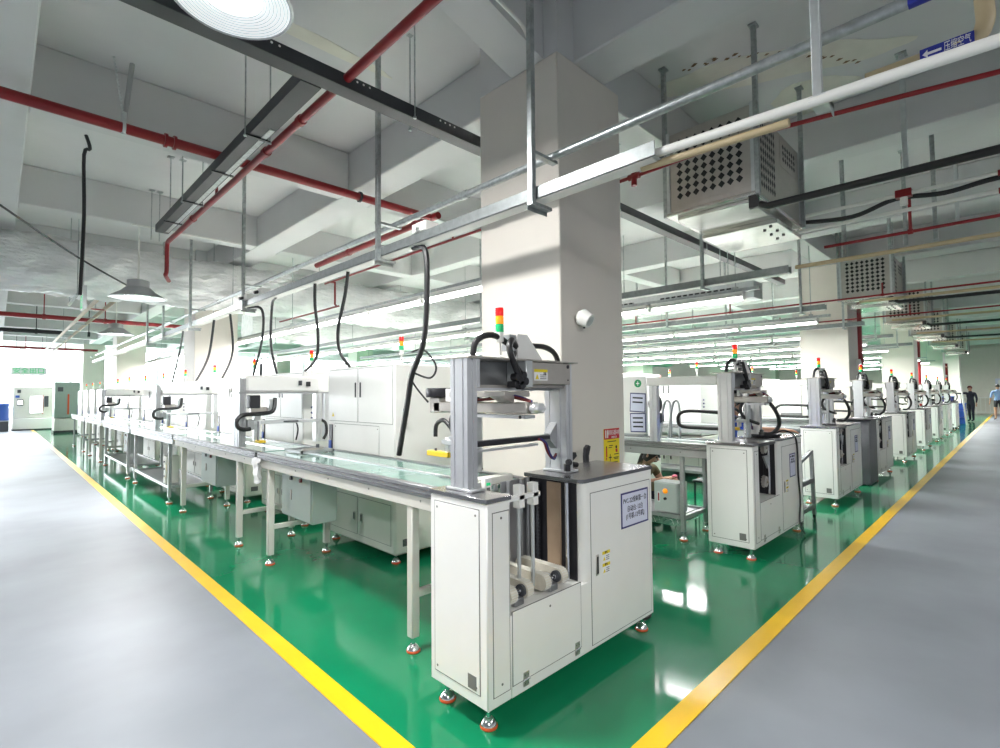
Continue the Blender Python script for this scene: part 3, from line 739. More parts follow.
# ================================================================== OVERHEAD: TRUNKING, PIPES, CABLES
GP = 'galvanised trunking over the rows'
def rod_hanger(x, y, zb, label, zt=SLAB, m=STEEL, r=.012, name='hanger_rod', foot_=True, grp='thin steel hangers from the ceiling'):
    b = MB(); b.cyl((x, y, zb), (x, y, zt), r, m, 8); b.box(x - .035, x + .035, y - .035, y + .035, zt - .008, zt, m)
    if foot_: b.box(x - .03, x + .13, y - .02, y + .02, zb - .02, zb + .005, m)
    return tag(b.build(name), label, 'hanger', grp)
TX, TZ = 2.3, 2.60
def trunk(x, y0, y1, z, label, w=.10, h=.075):
    t = thing('cable_trunking', (x, y0, z), label, 'cable tray', GP)
    L = y1 - y0
    b = MB(); b.box(-w / 2, -w / 2 + .004, 0, L, 0, h, TRUNK); b.box(w / 2 - .004, w / 2, 0, L, 0, h, TRUNK); b.box(-w / 2, w / 2, 0, L, 0, .004, STEELL)
    b.build('channel', t)
    b = MB()
    n = max(1, int(L / 2.0))
    for i in range(n): b.box(-w / 2 + .008, w / 2 - .008, L * i / n + .02, L * (i + 1) / n - .02, -.004, 0, PVCW)
    b.build('under_cover', t)
    return t
trunk(TX, 1.20, 21.5, TZ, 'long galvanised trunking running over the left aisle line past the cream column')
b = MB(); b.cyl((2.40, -1.0, 2.90), (2.40, 22, 2.90), .024, STEEL, 14)
for i in range(8): b.cyl((2.40, 2.75 + i * 2.9, 2.90), (2.40, 2.83 + i * 2.9, 2.90), .031, STEEL, 14)
for y in (-.4, .02): b.cyl((2.40, y, 2.90), (2.40, y + .22, 2.90), .0255, BLUE, 14)
tag(b.build('conduit_pipe'), 'long galvanised pipe with blue arrow bands above the trunking, passing the cream column', 'pipe')
for i, (px, py) in enumerate(((532, 200), (378, 258), (243, 305), (190, 327), (163, 338), (147, 345))):
    p = at(px, py, x=TX - .07)
    t = thing('trunking_hanger', (TX - .07, p.y, TZ - .02), 'grey drop hanger carrying the left aisle trunking, %s' % ('in front of the cream column' if i == 0 else '%s away from the cream column' % ORD[i - 1]), 'hanger', 'drop hangers of the left aisle trunking')
    b = MB(); b.box(-.018, .018, -.018, .018, 0, SLAB - TZ + .02, STEEL, .002); b.build('post', t)
    b = MB(); b.box(-.02, .16, -.02, .02, -.02, .0, STEEL); b.box(-.02, .16, .02, .022, -.045, -.0, STEEL); b.build('bracket', t); b = MB(); b.box(-.02, .22, -.02, .02, .29, .31, STEEL); b.build('pipe_arm', t)
# the pipes that go on toward the right from the end of the trunking
def pipe(p, q, r, m, label, n=12, name='pipe', cat='pipe', grp=None, extra=None):
    b = MB(); b.cyl(p, q, r, m, n)
    if extra: extra(b)
    return tag(b.build(name), label, cat, grp)
yA = 1.24
wa, wb = at(657, 153, x=TX), at(1000, 40, x=TX); wb = wa + (wb - wa) * 2.0
pipe(tuple(wa), tuple(wb), .022, PVCW, 'white plastic pipe leaving the end of the front trunking')
w2 = wa + (wb - wa) * .24
pipe((TX + .03, wa.y + .1, wa.z - .036), (TX + .03, w2.y, w2.z - .04), .018, BEIGE, 'beige pipe under the white plastic pipe')
XP = 2.75; pz = at(947, 51, x=XP); pe = at(985, 36, x=XP); pb = at(850, 96, x=XP)
b = MB(); b.tube([(XP, at(866, 80, x=XP).y, pz.z), (XP, pz.y, pz.z), (XP, pe.y + .06, pz.z), (XP, pe.y, pz.z + .05), (XP, pe.y, pz.z + .3), (XP, pe.y, SLAB - .002)], .030, BEIGE, 14, 5)
b.cyl((XP, pe.y + .07, pz.z), (XP, pe.y + .09, pz.z), .037, BEIGE, 14)
bp = tag(b.build('air_pipe'), 'beige compressed air pipe with blue label, rising to the ceiling', 'pipe')
def airlabel(x, y0, y1, z, r, txt=True):
    # sign wrapped on the pipe, reads from the -x side
    b = MB(); b.box(x - r - .004, x - r - .001, y0, y1, z - .026, z + .026, BLUE)
    L = y1 - y0; ya = y1 - .05 * L
    b.prism([(ya, z), (ya - .10 * L, z + .016), (ya - .10 * L, z + .005), (ya - .36 * L, z + .005), (ya - .36 * L, z - .005), (ya - .10 * L, z - .005), (ya - .10 * L, z - .016)], 'x', x - r - .006, x - r - .004, PAPER)
    o = b.build('pipe_label', bp)
    if txt: text('压缩空气', .042, PAPER, o, (x - r - .0055, y0 + L * .30, z), ROT_SIDE, sx=min(1, L * .5 / .17))
    return o
airlabel(XP, at(975, 40, x=XP).y, at(921, 61, x=XP).y, pz.z, .032)
airlabel(2.40, .02, .24, 2.90, .024, False)
XS = 3.78; zs = (at(460, 239, x=XS).z + at(640, 172, x=XS).z) / 2; ys = at(335, 286, x=XS).y; yt = at(634, 177, x=XS).y
rr = at(1000, 72, x=XS); rr = Vector((XS, 1.2, zs)) + (rr - Vector((XS, 1.2, zs))) * 2
b = MB(); b.tube([tuple(rr), (XS, 1.25, zs), (XS, 2.2, zs), (XS, ys - .06, zs), (XS, ys, zs - .03), (XS, ys, zs - .38), (XS, ys + .05, zs - .42), (XS, ys + 2.2, zs - .42)], .015, RED, 10, 3)
b.cyl((XS, yt, zs - .08), (XS, yt, zs + .10), .024, RED, 10); b.cyl((XS, yt - .05, zs), (XS, yt + .05, zs), .026, RED, 10)
for y in (2.0, 4.6, 6.2): b.cyl((XS, y, zs), (XS, y, zs + .14), .012, RED, 8)
tag(b.build('sprinkler_pipe'), 'thin red pipe with a tee passing behind the front column and stepping down', 'pipe')
t = thing('trunking_hanger', tuple(at(818, 97, x=TX)), 'white painted drop hanger holding the white plastic pipe on the right', 'hanger')
zb = t.location.z
b = MB(); b.box(-.016, .016, -.016, .016, 0, SLAB - zb, STEELL, .002); b.build('post', t)
b = MB(); b.box(-.02, .11, -.03, .03, -.02, 0, STEELL); b.prism([(-.02, 0), (.11, 0), (.11, -.05), (.09, -.05)], 'y', -.03, -.027, STEELL); b.build('bracket', t)

# red fire main crossing the left bay
ZR = 3.78
XR = at(340, 85, z=ZR - .09).x; YR = at(250, 165, z=ZR).y
b = MB(); b.cyl((-.03, YR, ZR), (3.95, YR, ZR), .045, RED, 16)
b.tube([(3.95, YR, ZR), (4.02, YR, ZR), (4.05, YR + .03, ZR), (4.05, YR + .10, ZR), (4.05, YR + 3.4, ZR)], .045, RED, 14, 4)
for x in (1.05, 1.12, 3.0): b.cyl((x - .012, YR, ZR), (x + .012, YR, ZR), .062, BLKM if x > 2 else RED, 16)
for y in (.35, 1.3, 2.2): b.cyl((4.05, YR + y, ZR), (4.05, YR + y + .05, ZR), .056, RED, 14)
tag(b.build('fire_main'), 'thick red fire pipe crossing the ceiling bay at the upper left and turning back', 'pipe')
b = MB(); b.cyl((XR, -2, ZR - .09), (XR, 8.5, ZR - .09), .032, RED, 14)
b.tube([(XR, 8.5, ZR - .09), (XR, 8.58, ZR - .11), (XR, 8.6, ZR - .2), (XR, 8.6, 3.28), (XR + .0, 8.66, 3.22), (XR + .1, 8.95, 3.2)], .028, RED, 12, 4)
for y in (4.0, 4.75, 7.2): b.cyl((XR, y, ZR - .09), (XR, y + .06, ZR - .09), .042, RED, 12)
b.cyl((XR, YR + .9, ZR - .09), (XR, YR + .9, ZR + .2), .016, RED, 8)
tag(b.build('sprinkler_branch'), 'red branch pipe running toward the foil duct below the charcoal channel', 'pipe')
for i, (x, m) in enumerate(((.80, STEELL), (.90, STEELL))):
    b = MB()
    if i == 0:
        for k in range(22): b.cyl((.66 + k * .004, YR - .02, SLAB - .03 - k * .0265), (.66 + k * .004, YR - .02, SLAB - .03 - k * .0265 - .02), .008, STEELL, 6)
        tag(b.build('hanger_chain'), 'chain hanger holding the thick red pipe at the upper left', 'hanger')
    else:
        b.cyl((.80, YR + .05, SLAB), (.74, YR + .01, ZR + .02), .02, ALUD, 8); b.cyl((.74, YR, ZR - .06), (.74, YR, ZR + .14), .02, STEELL, 8)
        b.lathe([(.05, -.012), (.055, 0), (.05, .012)], (.74, YR, ZR), STEELL, 16, 'x'); tag(b.build('pipe_clamp'), 'slanted steel strut with clamp on the thick red pipe', 'hanger')
# charcoal channels
def channel(p0, p1, axis, z, label, w=.13, h=.10):
    t = thing('cable_channel', (0, 0, 0), label, 'cable tray', 'charcoal cable channels below the ceiling')
    b = MB()
    if axis == 'x': b.box(p0[0], p1[0], p0[1] - w / 2, p0[1] + w / 2, z, z + h, TRAYD, .003)
    else: b.box(p0[0] - w / 2, p0[0] + w / 2, p0[1], p1[1], z, z + h, TRAYD, .003)
    b.build('body', t)
    return t
ZT = 3.62; YT = 3.32
XT = at(145, 250, z=ZT).x
c1 = channel((-1.5, YT), (XC[1] - .1, YT), 'x', ZT, 'charcoal channel crossing behind the cream column')
bb = MB()
for x in (1.1, 1.75, 2.55):
    for i in range(4): bb.cyl((x + i * .05, YT - .065, ZT + .075), (x + i * .05, YT - .067, ZT + .075), .008, PAPER, 8)
bb.build('bolt_holes', c1)
c2 = channel((XT, YT + .075), (XT, 7.9), 'y', ZT, 'charcoal channel branching off toward the foil duct', .15)
bb = MB(); bb.box(XT + .02, XT + .06, 4.2, 7.8, ZT - .004, ZT, STEEL)
for y in (4.4, 5.35, 6.4, 7.3): bb.box(XT - .10, XT + .10, y, y + .03, ZT - .012, ZT, BLKM)
bb.build('cross_straps', c2)
for i, (x, y) in enumerate(((2.28, YT - .09), (2.36, YT + .09), (XT - .1, 4.42), (XT + .1, 4.42), (XT - .1, 6.42), (XT + .1, 6.42), (.1, YT - .09), (5.2, YT - .09), (7.6, YT - .09))):
    b = MB(); b.cyl((x, y, ZT - .02), (x, y, SLAB), .006, STEEL, 6); b.box(x - .02, x + .02, y - .02, y + .02, SLAB - .006, SLAB, STEEL); b.cyl((x, y, ZT - .02), (x, y, ZT - .005), .014, STEEL, 6)
    tag(b.build('hanger_rod'), 'thin threaded rod carrying the charcoal channel, %s' % ('%s one over the left bay' % ORD[i] if i < 7 else '%s one right of the cream column' % ORD[i - 7]), 'rod', 'threaded rods of the charcoal channels')
# foil wrapped duct
t = thing('air_duct', (0, 0, 0), 'large crumpled foil wrapped air duct crossing below the ceiling', 'duct')
def foil_duct(t, xa, xb, yc, zc, ry, rz, nx, nr=44):
    b = MB(); vs = []
    for i in range(nx):
        x = xa + (xb - xa) * i / (nx - 1); w = 1 + .02 * math.sin(x * 2.3)
        for j in range(nr):
            a_ = 2 * PI * j / nr
            d = .016 * math.sin(x * 5.1 + a_ * 3) + .014 * math.sin(x * 13.7 + a_ * 7.3) + .02 * math.sin(a_ * 11 + .6 * math.sin(x * 3)) * (.3 + .7 * max(0, -math.sin(a_))) + .014 * random.uniform(-1, 1)
            ca, sa = math.cos(a_), math.sin(a_); q = .7
            vs.append((x + .01 * random.uniform(-1, 1), yc + (ry * w + d) * math.copysign(abs(ca) ** q, ca), zc + (rz * w + d) * math.copysign(abs(sa) ** q, sa)))
    fs = [(i * nr + k, i * nr + (k + 1) % nr, (i + 1) * nr + (k + 1) % nr, (i + 1) * nr + k) for i in range(nx - 1) for k in range(nr)]
    fs += [tuple(range(nr)), tuple(range((nx - 1) * nr, nx * nr))]
    b.add(vs, fs, FOIL); b.build('wrapped_duct', t)
    for i in range(int((xb - xa) / 2.1)):
        x = xa + .5 + i * 2.1
        b = MB(); b.box(x, x + .03, yc - ry - .07, yc + ry + .07, zc - rz - .09, zc - rz - .06, STEEL)
        for y in (yc - ry - .06, yc + ry + .06): b.cyl((x + .015, y, zc - rz - .09), (x + .015, y, SLAB - .002), .006, STEEL, 6)
        b.build('duct_hanger', t)
foil_duct(t, -6, 11.2, 10.15, 3.43, .5, .40, 260)
t = thing('air_duct', (0, 0, 0), 'second foil wrapped duct further back over the machine rows', 'duct')
foil_duct(t, 4.4, 26, 13.4, 3.2, .42, .36, 150, 28)
# second foil duct further back
# cables dropping from the trunking
def cable(pts, r, label, m=BLK, grp='black cables dropping from the left aisle trunking'):
    b = MB(); b.tube(pts, r, m, 8, 6)
    return tag(b.build('power_cable'), label, 'cable', grp)
def drop(px, py0, mid, end, r, label, x0=TX, x1=2.5):
    p = at(px, py0, x=x0); e = at(end[0], end[1], x=x1)
    if x1 > 2.43: e.z = 1.728
    p.z = TZ + .0
    pts = [p]
    for i, (mx, my) in enumerate(mid): pts.append(at(mx, my, x=x0 + (x1 - x0) * (i + 1) / (len(mid) + 1)))
    return cable(pts + [e], r, label)
drop(413, 240, [(425, 250), (427, 290), (424, 340), (412, 375), (408, 400)], (399, 455), .022, 'thick black cable hanging over the nearest tall cabinet', TX, 2.38)
cable([at(412, 352, x=2.36), at(424, 350, x=2.36), at(436, 366, x=2.36), at(430, 378, x=2.36), at(412, 372, x=2.36)], .008, 'thin black cable loop tied around the thick hanging cable')
cable([at(410, 378, x=2.36), at(418, 390, x=2.37), at(428, 402, x=2.37)], .007, 'thin black cable running from the tied bundle to the drum')
drop(315, 288, [(315, 305), (318, 335), (316, 358)], (305, 369), .016, 'black cable drop first left of the thick hanging cable')
drop(348, 277, [(345, 295), (338, 330), (340, 352)], (350, 365), .016, 'black cable drop looping down to the nearest tall cabinet')
drop(248, 308, [(262, 310), (262, 340)], (253, 373), .016, 'black cable drop beside the second tall cabinet')
drop(276, 302, [(272, 306), (271, 345)], (277, 372), .016, 'black cable drop ending on the second tall cabinet')
drop(230, 322, [(233, 345), (230, 362)], (222, 378), .016, 'black cable drop third tall cabinet from the column')
drop(214, 330, [(210, 350), (205, 365)], (196, 381), .018, 'black cable drop fourth tall cabinet from the column')
drop(183, 335, [(180, 350)], (172, 384), .016, 'black cable drop fifth tall cabinet from the column')
b = MB(); p = at(425, 238, x=TX); b.box(p.x - .06, p.x + .06, p.y - .09, p.y + .09, TZ + .078, TZ + .15, PVCW, .006); b.cyl((p.x - .06, p.y, TZ + .11), (p.x - .10, p.y, TZ + .10), .02, PVCW, 10)
tag(b.build('junction_box'), 'white junction box on the trunking above the thick hanging cable', 'junction box')
for i, (px, py) in enumerate(((264, 300), (249, 304))):
    b = MB(); p = at(px, py, x=TX); b.box(p.x - .07, p.x + .05, p.y - .1, p.y + .1, TZ + .078, TZ + .15, PVCW, .006); b.cyl((p.x - .07, p.y, TZ + .11), (p.x - .12, p.y, TZ + .09), .02, BLK, 10)
    tag(b.build('junction_box'), 'white junction box on the trunking, %s above the second tall cabinet' % ('right one' if i == 0 else 'left one'), 'junction box')
# cable dropping from the slab, far left
pts = [at(86, 135, y=6.9)]; z = pts[0]
pts = [Vector((at(86, 135, z=SLAB).x, at(86, 135, z=SLAB).y, SLAB))]
yb_ = pts[0].y
pts += [at(90, 149, y=yb_), at(84, 155, y=yb_), at(84, 215, y=yb_), at(80, 295, y=yb_)]
cable(pts, .018, 'black cable hanging from the ceiling down to the green exit sign', grp=None) if False else tag((lambda b: b.build('power_cable'))(MB().tube(pts, .018, BLK, 8, 4)), 'black cable hanging straight from the slab at the left', 'cable')
p0 = at(0, 205, y=7.2); p1 = at(130, 287, y=9.2)
tag(MB().tube([p0, (p0 + p1) / 2 - Vector((0, 0, .04)), p1], .012, BLKM, 8, 4).build('guy_cable'), 'dark cable slanting down past the foil duct at the left edge', 'cable')
# thin white conduit bending down the column top
p = at(497, 0, y=2.4)
pts = [at(490, -8, z=3.885), at(510, 12, z=3.87), at(523, 27, z=3.85), at(529, 45, x=2.76), at(529, 70, x=2.77)]
tag(MB().tube(pts, .012, PVCW, 8, 5).build('conduit'), 'thin white conduit bending down over the top of the front column', 'conduit')

# ------------------------------------------------------------------ evaporative coolers
def make_cooler(loc, label):
    t = thing('air_cooler', loc, label, 'air cooler', 'steel air coolers hung over the right aisle machines')
    wx, wy, h = 1.22, .72, .72
    b = MB(); b.box(0, wx, 0, wy, 0, h, INOX, .01)
    for x in (0, wx):
        for y in (0, wy): b.box(x - .015, x + .015, y - .015, y + .015, -.02, h + .01, STEELL)
    b.box(-.02, wx + .02, -.02, wy + .02, -.03, 0, INOXP, .004)
    b.build('casing', t)
    def grid(axis, u0, u1, v0, v1, nu, nv, name):
        p = MB(); 
        if axis == 'x': p.box(-.004, 0, u0 - .05, u1 + .05, v0 - .05, v1 + .05, INOX, .001)
        else: p.box(u0 - .05, u1 + .05, -.004, 0, v0 - .05, v1 + .05, INOX, .001)
        po = p.build(name, t)
        q = MB(); du, dv = (u1 - u0) / nu, (v1 - v0) / nv
        for i in range(nu):
            for j in range(nv):
                cu, cv = u0 + du * (i + .5), v0 + dv * (j + .5); a_, c_ = du * .40, dv * .46
                q.prism([(cu - a_, cv), (cu, cv - c_), (cu + a_, cv), (cu, cv + c_)], axis, -.0045, -.0055, BLK)
        q.build('diamond_holes', po)
    grid('x', .07, wy - .07, .1, h - .07, 8, 8, 'front_grille')
    grid('y', .10, .52, .08, h - .07, 8, 8, 'side_grille')
    grid('y', .72, 1.1, h - .25, h - .08, 6, 3, 'side_panel')
    b = MB(); b.box(.05, wx - .05, .05, wy - .05, -.06, -.03, INOXP, .004); b.box(.62, wx + .12, .02, wy - .02, -.10, -.06, INOXP, .004)
    for i in range(6): b.cyl((.7 + .09 * i, .1 + .08 * (i % 2), -.10), (.7 + .09 * i, .1 + .08 * (i % 2), -.11), .014, BLK, 8)
    b.build('drip_tray', t)
    b = MB(); b.box(.02, .06, -.02, .05, -.12, .0, BLK); b.build('drain_elbow', t)
    for x in (-.0, wx):
        for y in (-.03, wy + .03):
            b = MB(); b.box(x - .018, x + .018, y - .018, y + .018, -.03, SLAB - loc[2] - .002, STEEL, .002); b.box(x - .04, x + .04, y - .03, y + .03, SLAB - loc[2] - .015, SLAB - loc[2] - .002, STEEL); b.build('hanger_post', t)
    return t
cooler = make_cooler((4.28, 1.43, 3.05), 'stainless air cooler with diamond holes nearest the cream column, over the steel trolley')
for i, x in enumerate((10.6, 14.9, 18.9, 23.5, 28)):
    dup(cooler, (x, 1.43, 3.05), 'stainless air cooler with diamond holes, %s beyond the nearest one' % ORD[i])
# black drain pipes of the coolers
for i, x in enumerate((4.28, 10.6, 14.9, 18.9)):
    b = MB(); b.tube([(x + .04, 1.40, 2.95), (x + .04, 1.34, 2.92), (x + .04, -2.5, 2.90)], .028, BLK, 10, 0)
    tag(b.build('drain_pipe'), 'black drain pipe leading off %s' % ('the nearest air cooler' if i == 0 else 'the %s air cooler beyond the nearest' % ORD[i - 1]), 'pipe', 'black drain pipes of the air coolers')
# row trunkings and pipes further right
for k in range(1, 6):
    x = ROWX[k] + .95
    trunk(x, 1.55 if k == 1 else 1.9, 15, 2.62, 'galvanised trunking over the %s row of the right aisle' % ORD[k])
    b = MB(); b.cyl((x, 1.5, 2.67), (x, -3, 2.67), .02, BEIGE, 10)
    tag(b.build('air_pipe'), 'thin beige pipe continuing the trunking of the %s row' % ORD[k], 'pipe', 'beige pipes continuing the row trunkings')
    if k > 3 or k < 2: continue_red = False
    else: continue_red = True
    b = MB(); zr = 2.95 if k == 1 else 2.8
    b.cyl((x + .42, 9, zr), (x + .42, -3, zr), .014, RED, 10)
    for y in (-1.2, 1.3, 3.4, 5.2):
        b.cyl((x + .42, y, zr), (x + .42, y, zr + .17), .011, RED, 8); b.cyl((x + .42, y - .02, zr), (x + .42, y + .02, zr), .021, RED, 10)
    if continue_red: tag(b.build('sprinkler_pipe'), 'thin red pipe beside the trunking of the %s row' % ORD[k], 'pipe', 'red pipes beside the row trunkings')
    for i, y in enumerate((2.2, 4.3, 6.4) if k > 1 else (2.4, 4.1, 6.0)):
        t = thing('trunking_hanger', (x - .07, y, 2.60), 'drop hanger of the %s row trunking, %s from the aisle' % (ORD[k], ORD[i]), 'hanger', 'drop hangers of the row trunkings')
        b = MB(); b.box(-.016, .016, -.016, .016, 0, SLAB - 2.60, STEEL, .002); b.build('post', t)
        b = MB(); b.box(-.02, .15, -.02, .02, -.02, 0, STEEL); b.build('bracket', t)
# white conduits with a red box, and sagging black cable, between the pipes on the right
XB = 5.9
for j, z in enumerate((3.25, 3.1)):
    b = MB(); b.cyl((XB, 1.6, z), (XB, -2.5, z), .018, PVCW, 10)
    if j == 0: b.box(XB - .04, XB + .04, .62, .74, z - .03, z + .04, RED, .005); b.cyl((XB, .68, z - .1), (XB, .68, z - .03), .03, PVCW, 10)
    b.cyl((XB, -.02, z), (XB, .06, z), .026, RED, 10)
    tag(b.build('conduit'), 'white conduit right of the nearest air cooler, %s' % ('upper one with a red box' if j == 0 else 'lower one'), 'conduit')
tag(MB().tube([(XB + .06, 1.6, 3.22), (XB + .06, 1.1, 3.16), (XB + .06, .75, 3.24), (XB + .06, .4, 3.2), (XB + .06, .05, 3.23), (XB + .06, -.6, 3.22), (XB + .06, -2.4, 3.25)], .022, BLK, 8, 6).build('power_cable'), 'sagging black cable along the white conduits on the right', 'cable')
b = MB(); b.cyl((XB + .35, 1.4, 2.98), (XB + .35, -2.5, 2.98), .016, RED, 10); b.cyl((XB + .35, .68, 2.98), (XB + .35, .68, 3.3), .014, RED, 8); b.cyl((XB + .35, .66, 2.98), (XB + .35, .70, 2.98), .026, RED, 10)
tag(b.build('sprinkler_pipe'), 'thin red pipe with an upright tee right of the nearest air cooler', 'pipe')
for i, (px, py, ptop, x) in enumerate(((906, 175, 0, 5.6), (906, 245, 0, 7.9), (936, 240, 0, 7.0), (958, 225, 0, 8.6), (845, 262, 0, 7.0), (890, 250, 0, 9.0))):
    p = at(px, py, x=x)
    b = MB(); b.box(x - .02, x + .02, p.y - .02, p.y + .02, p.z, SLAB, STEEL if i % 3 else STEELL, .003); b.box(x - .05, x + .05, p.y - .04, p.y + .04, SLAB - .01, SLAB, STEEL)
    tag(b.build('hanger_post'), 'grey square hanger post on the right side ceiling, %s from the nearest air cooler' % ORD[i], 'hanger', 'square hanger posts over the right aisle')
tag(MB().tube([(1.3, 8.63, 3.87), (2.6, 8.63, 3.87), (2.72, 8.63, 3.86), (2.78, 8.63, 3.80), (2.79, 8.63, 3.6), (2.79, 8.63, 2.75)], .014, PVCW, 8, 4).build('conduit'), 'thin white conduit along the lower beam edge before the foil duct, bending down', 'conduit')
# thin rods in the left bays
for i, (px, ptop) in enumerate(((411, 38), (419, 30), (171, 157), (183, 160), (152, 190), (160, 192))):
    p = at(px, ptop, z=SLAB)
    if i < 2: continue
    rod_hanger(p.x, p.y, ZR - .1, 'thin rod dropping from the left bay slab, %s from the thick red pipe clamp' % ORD[i - 2], r=.006, foot_=False)
# ================================================================== LIGHTS
def light(name, kind, loc, energy, size=.5, col=(1, .995, .985), rot=(0, 0, 0), sizey=None):
    l = bpy.data.lights.new(name, kind); l.energy = energy; l.color = col
    if kind == 'AREA':
        l.size = size
        if sizey: l.shape = 'RECTANGLE'; l.size_y = sizey
        else: l.shape = 'DISK'
    else: l.shadow_soft_size = size
    o = bpy.data.objects.new(name, l); COL.objects.link(o); o.location = loc; o.rotation_euler = rot
    return o
def make_highbay(loc, label, r=.27, lit=True, zt=SLAB):
    t = thing('high_bay_lamp', loc, label, 'ceiling lamp', 'round high bay lamps over the left aisle')
    b = MB(); b.lathe([(r, 0), (r * 1.01, .012), (r * .93, .035), (r * .62, .10), (r * .45, .16), (r * .40, .16), (r * .40, .26), (r * .2, .28), (0, .28)], (0, 0, 0), ALUD, 40, cap=False)
    b.lathe([(r * 1.0, .0), (r * 1.03, .006), (r * 1.0, .012)], (0, 0, 0), STEELL, 40, cap=False); b.build('lamp_shade', t)
    b = MB(); b.lathe([(r * .5, .031), (r * .75, .022), (r * .97, .006)], (0, 0, 0), LENSM, 40, cap=False); le = b.build('lens', t)
    b = MB(); b.lathe([(0, .034), (r * .5, .031)], (0, 0, 0), LAMPG, 40); b.build('bright_core', le)
    g = MB()
    for k in range(8, 16):
        rr = r * .97 * k / 16 + .005; g.lathe([(rr - .0015, .0), (rr, -.002), (rr + .0015, 0)], (0, 0, .026 * (1 - (k / 16) ** 2) + .003), STEELL, 36, cap=False)
    g.build('lens_rings', le)
    b = MB(); b.cyl((0, 0, .28), (0, 0, zt - loc[2] - .002), .012, PVCW, 8); b.build('suspension', t)
    light('lamp_or_fill_light', 'AREA', (loc[0], loc[1], loc[2] - .03), LAMP_E, r * 1.8)
    return t
LAMP_E = 90
lc = at(232, 2, z=3.33)
make_highbay((lc.x, lc.y, 3.33), 'big bright high bay lamp at the top of the view by the charcoal channel', .265, zt=3.6)
p = at(138, 299, z=2.86); make_highbay((p.x, p.y, 2.86), 'high bay lamp hanging below the foil duct', .34, zt=SOF)
p = at(116, 335, z=2.95); make_highbay((p.x, p.y, 2.95), 'far high bay lamp seen below the first one by the duct', .36, zt=3.9)
LAMP_E = 55
# bare lights added along the lamp lines to brighten aisles and far ends
for (x, y) in ((-1.2, -2.4), (2.6, -2.2), (-2.4, 3.0), (-2.4, 9.0), (-2, 15.5), (-2, 21.5), (-2, 27.5), (6.5, -1.2), (11, -1.2), (16, -1.2), (22, -1.2), (28, -1.2), (35, 1.5)):
    light('lamp_or_fill_light', 'AREA', (x, y, 3.3), ((150 if x < 0 else 45) if y < 0 else (60 if y < 12 else 48)) if x < 3 else (10 if x < 20 else (90 if x < 33 else 160)), .5)
def make_tube(loc, label):
    t = thing('tube_light', loc, label, 'tube light', 'fluorescent tube lights over the rows')
    b = MB(); b.box(-.06, .06, 0, 1.22, .03, .07, PVCW, .006); b.prism([(-.06, .03), (.06, .03), (.1, .005), (.09, .0), (0, .022), (-.09, .0), (-.1, .005)], 'y', .01, 1.21, PVCW)
    for y in (.0, 1.2): b.box(-.035, .035, y, y + .02, -.03, .03, PVCW)
    b.build('housing', t)
    b = MB(); b.cyl((-.03, .02, -.012), (-.03, 1.2, -.012), .017, TUBE, 8); b.cyl((.03, .02, -.012), (.03, 1.2, -.012), .017, TUBE, 8); b.build('tube', t)
    return t
tl = None
RN = ['between the first and second rows', 'between the second and third rows', 'between the third and fourth rows', 'between the fourth and fifth rows', 'between the fifth and sixth rows', 'between the sixth and seventh rows', 'added between seventh and eighth rows', 'added between eighth and ninth rows', 'added beyond the ninth row', 'added near the far right wall']
NT = (16, 16, 15, 12, 10, 10, 6, 6, 5, 5)  # the last four rows are added to light the far wall
for r_, x in enumerate((3.73, 6.45, 9.7, 12.4, 15.4, 18.4, 21.9, 25.2, 28.2, 33.5)):
    y0 = 2.6 if r_ != 0 else 3.85
    y0 = 2.3 if r_ in (1, 2) else y0
    for i in range(NT[r_]):
        lab = 'tube light %s, %s from the right aisle end' % (RN[r_], ORD[i])
        loc = (x, y0 + i * 1.27, 2.60)
        if tl is None: tl = make_tube(loc, lab)
        else: dup(tl, loc, lab)
    L = NT[r_] * 1.27
    b = MB(); b.box(x - .03, x + .03, y0 - .18, y0 + L + .1, 2.67, 2.71, STEEL)
    tag(b.build('lamp_track'), 'steel track holding the tube lights %s' % RN[r_], 'track', 'steel tracks of the tube lights')
    for i in range(4):
        y = y0 + .1 + i * L / 4
        b = MB(); b.cyl((x, y, 2.71), (x, y, SLAB), .006, STEEL, 6)
        b.box(x - .035, x + .035, y - .025, y + .025, 2.71, 2.735, STEEL)
        tag(b.build('hanger_rod'), 'thin rod of the tube track %s, %s from the aisle' % (RN[r_], ORD[i]), 'rod', 'thin rods of the tube light tracks')
    light('tube_glow', 'AREA', (x, y0 + L / 2, 2.55), (9 if r_ == 0 else 34) * L, .15, rot=(0, 0, 0), sizey=L)
# daylight from the window wall
light('window_daylight', 'AREA', (-2, 33.7, 2.4), 1500, 24, (.92, .97, 1), (-PI / 2, 0, 0), 2.8)
w = bpy.data.worlds.new('world'); SC.world = w; w.use_nodes = True
w.node_tree.nodes['Background'].inputs['Color'].default_value = (.92, .96, 1.0, 1)
w.node_tree.nodes['Background'].inputs['Strength'].default_value = .27
SC.view_settings.view_transform = 'Standard'; SC.view_settings.look = 'None'; SC.view_settings.exposure = .66; SC.view_settings.gamma = 1
SC.view_settings.use_curve_mapping = False
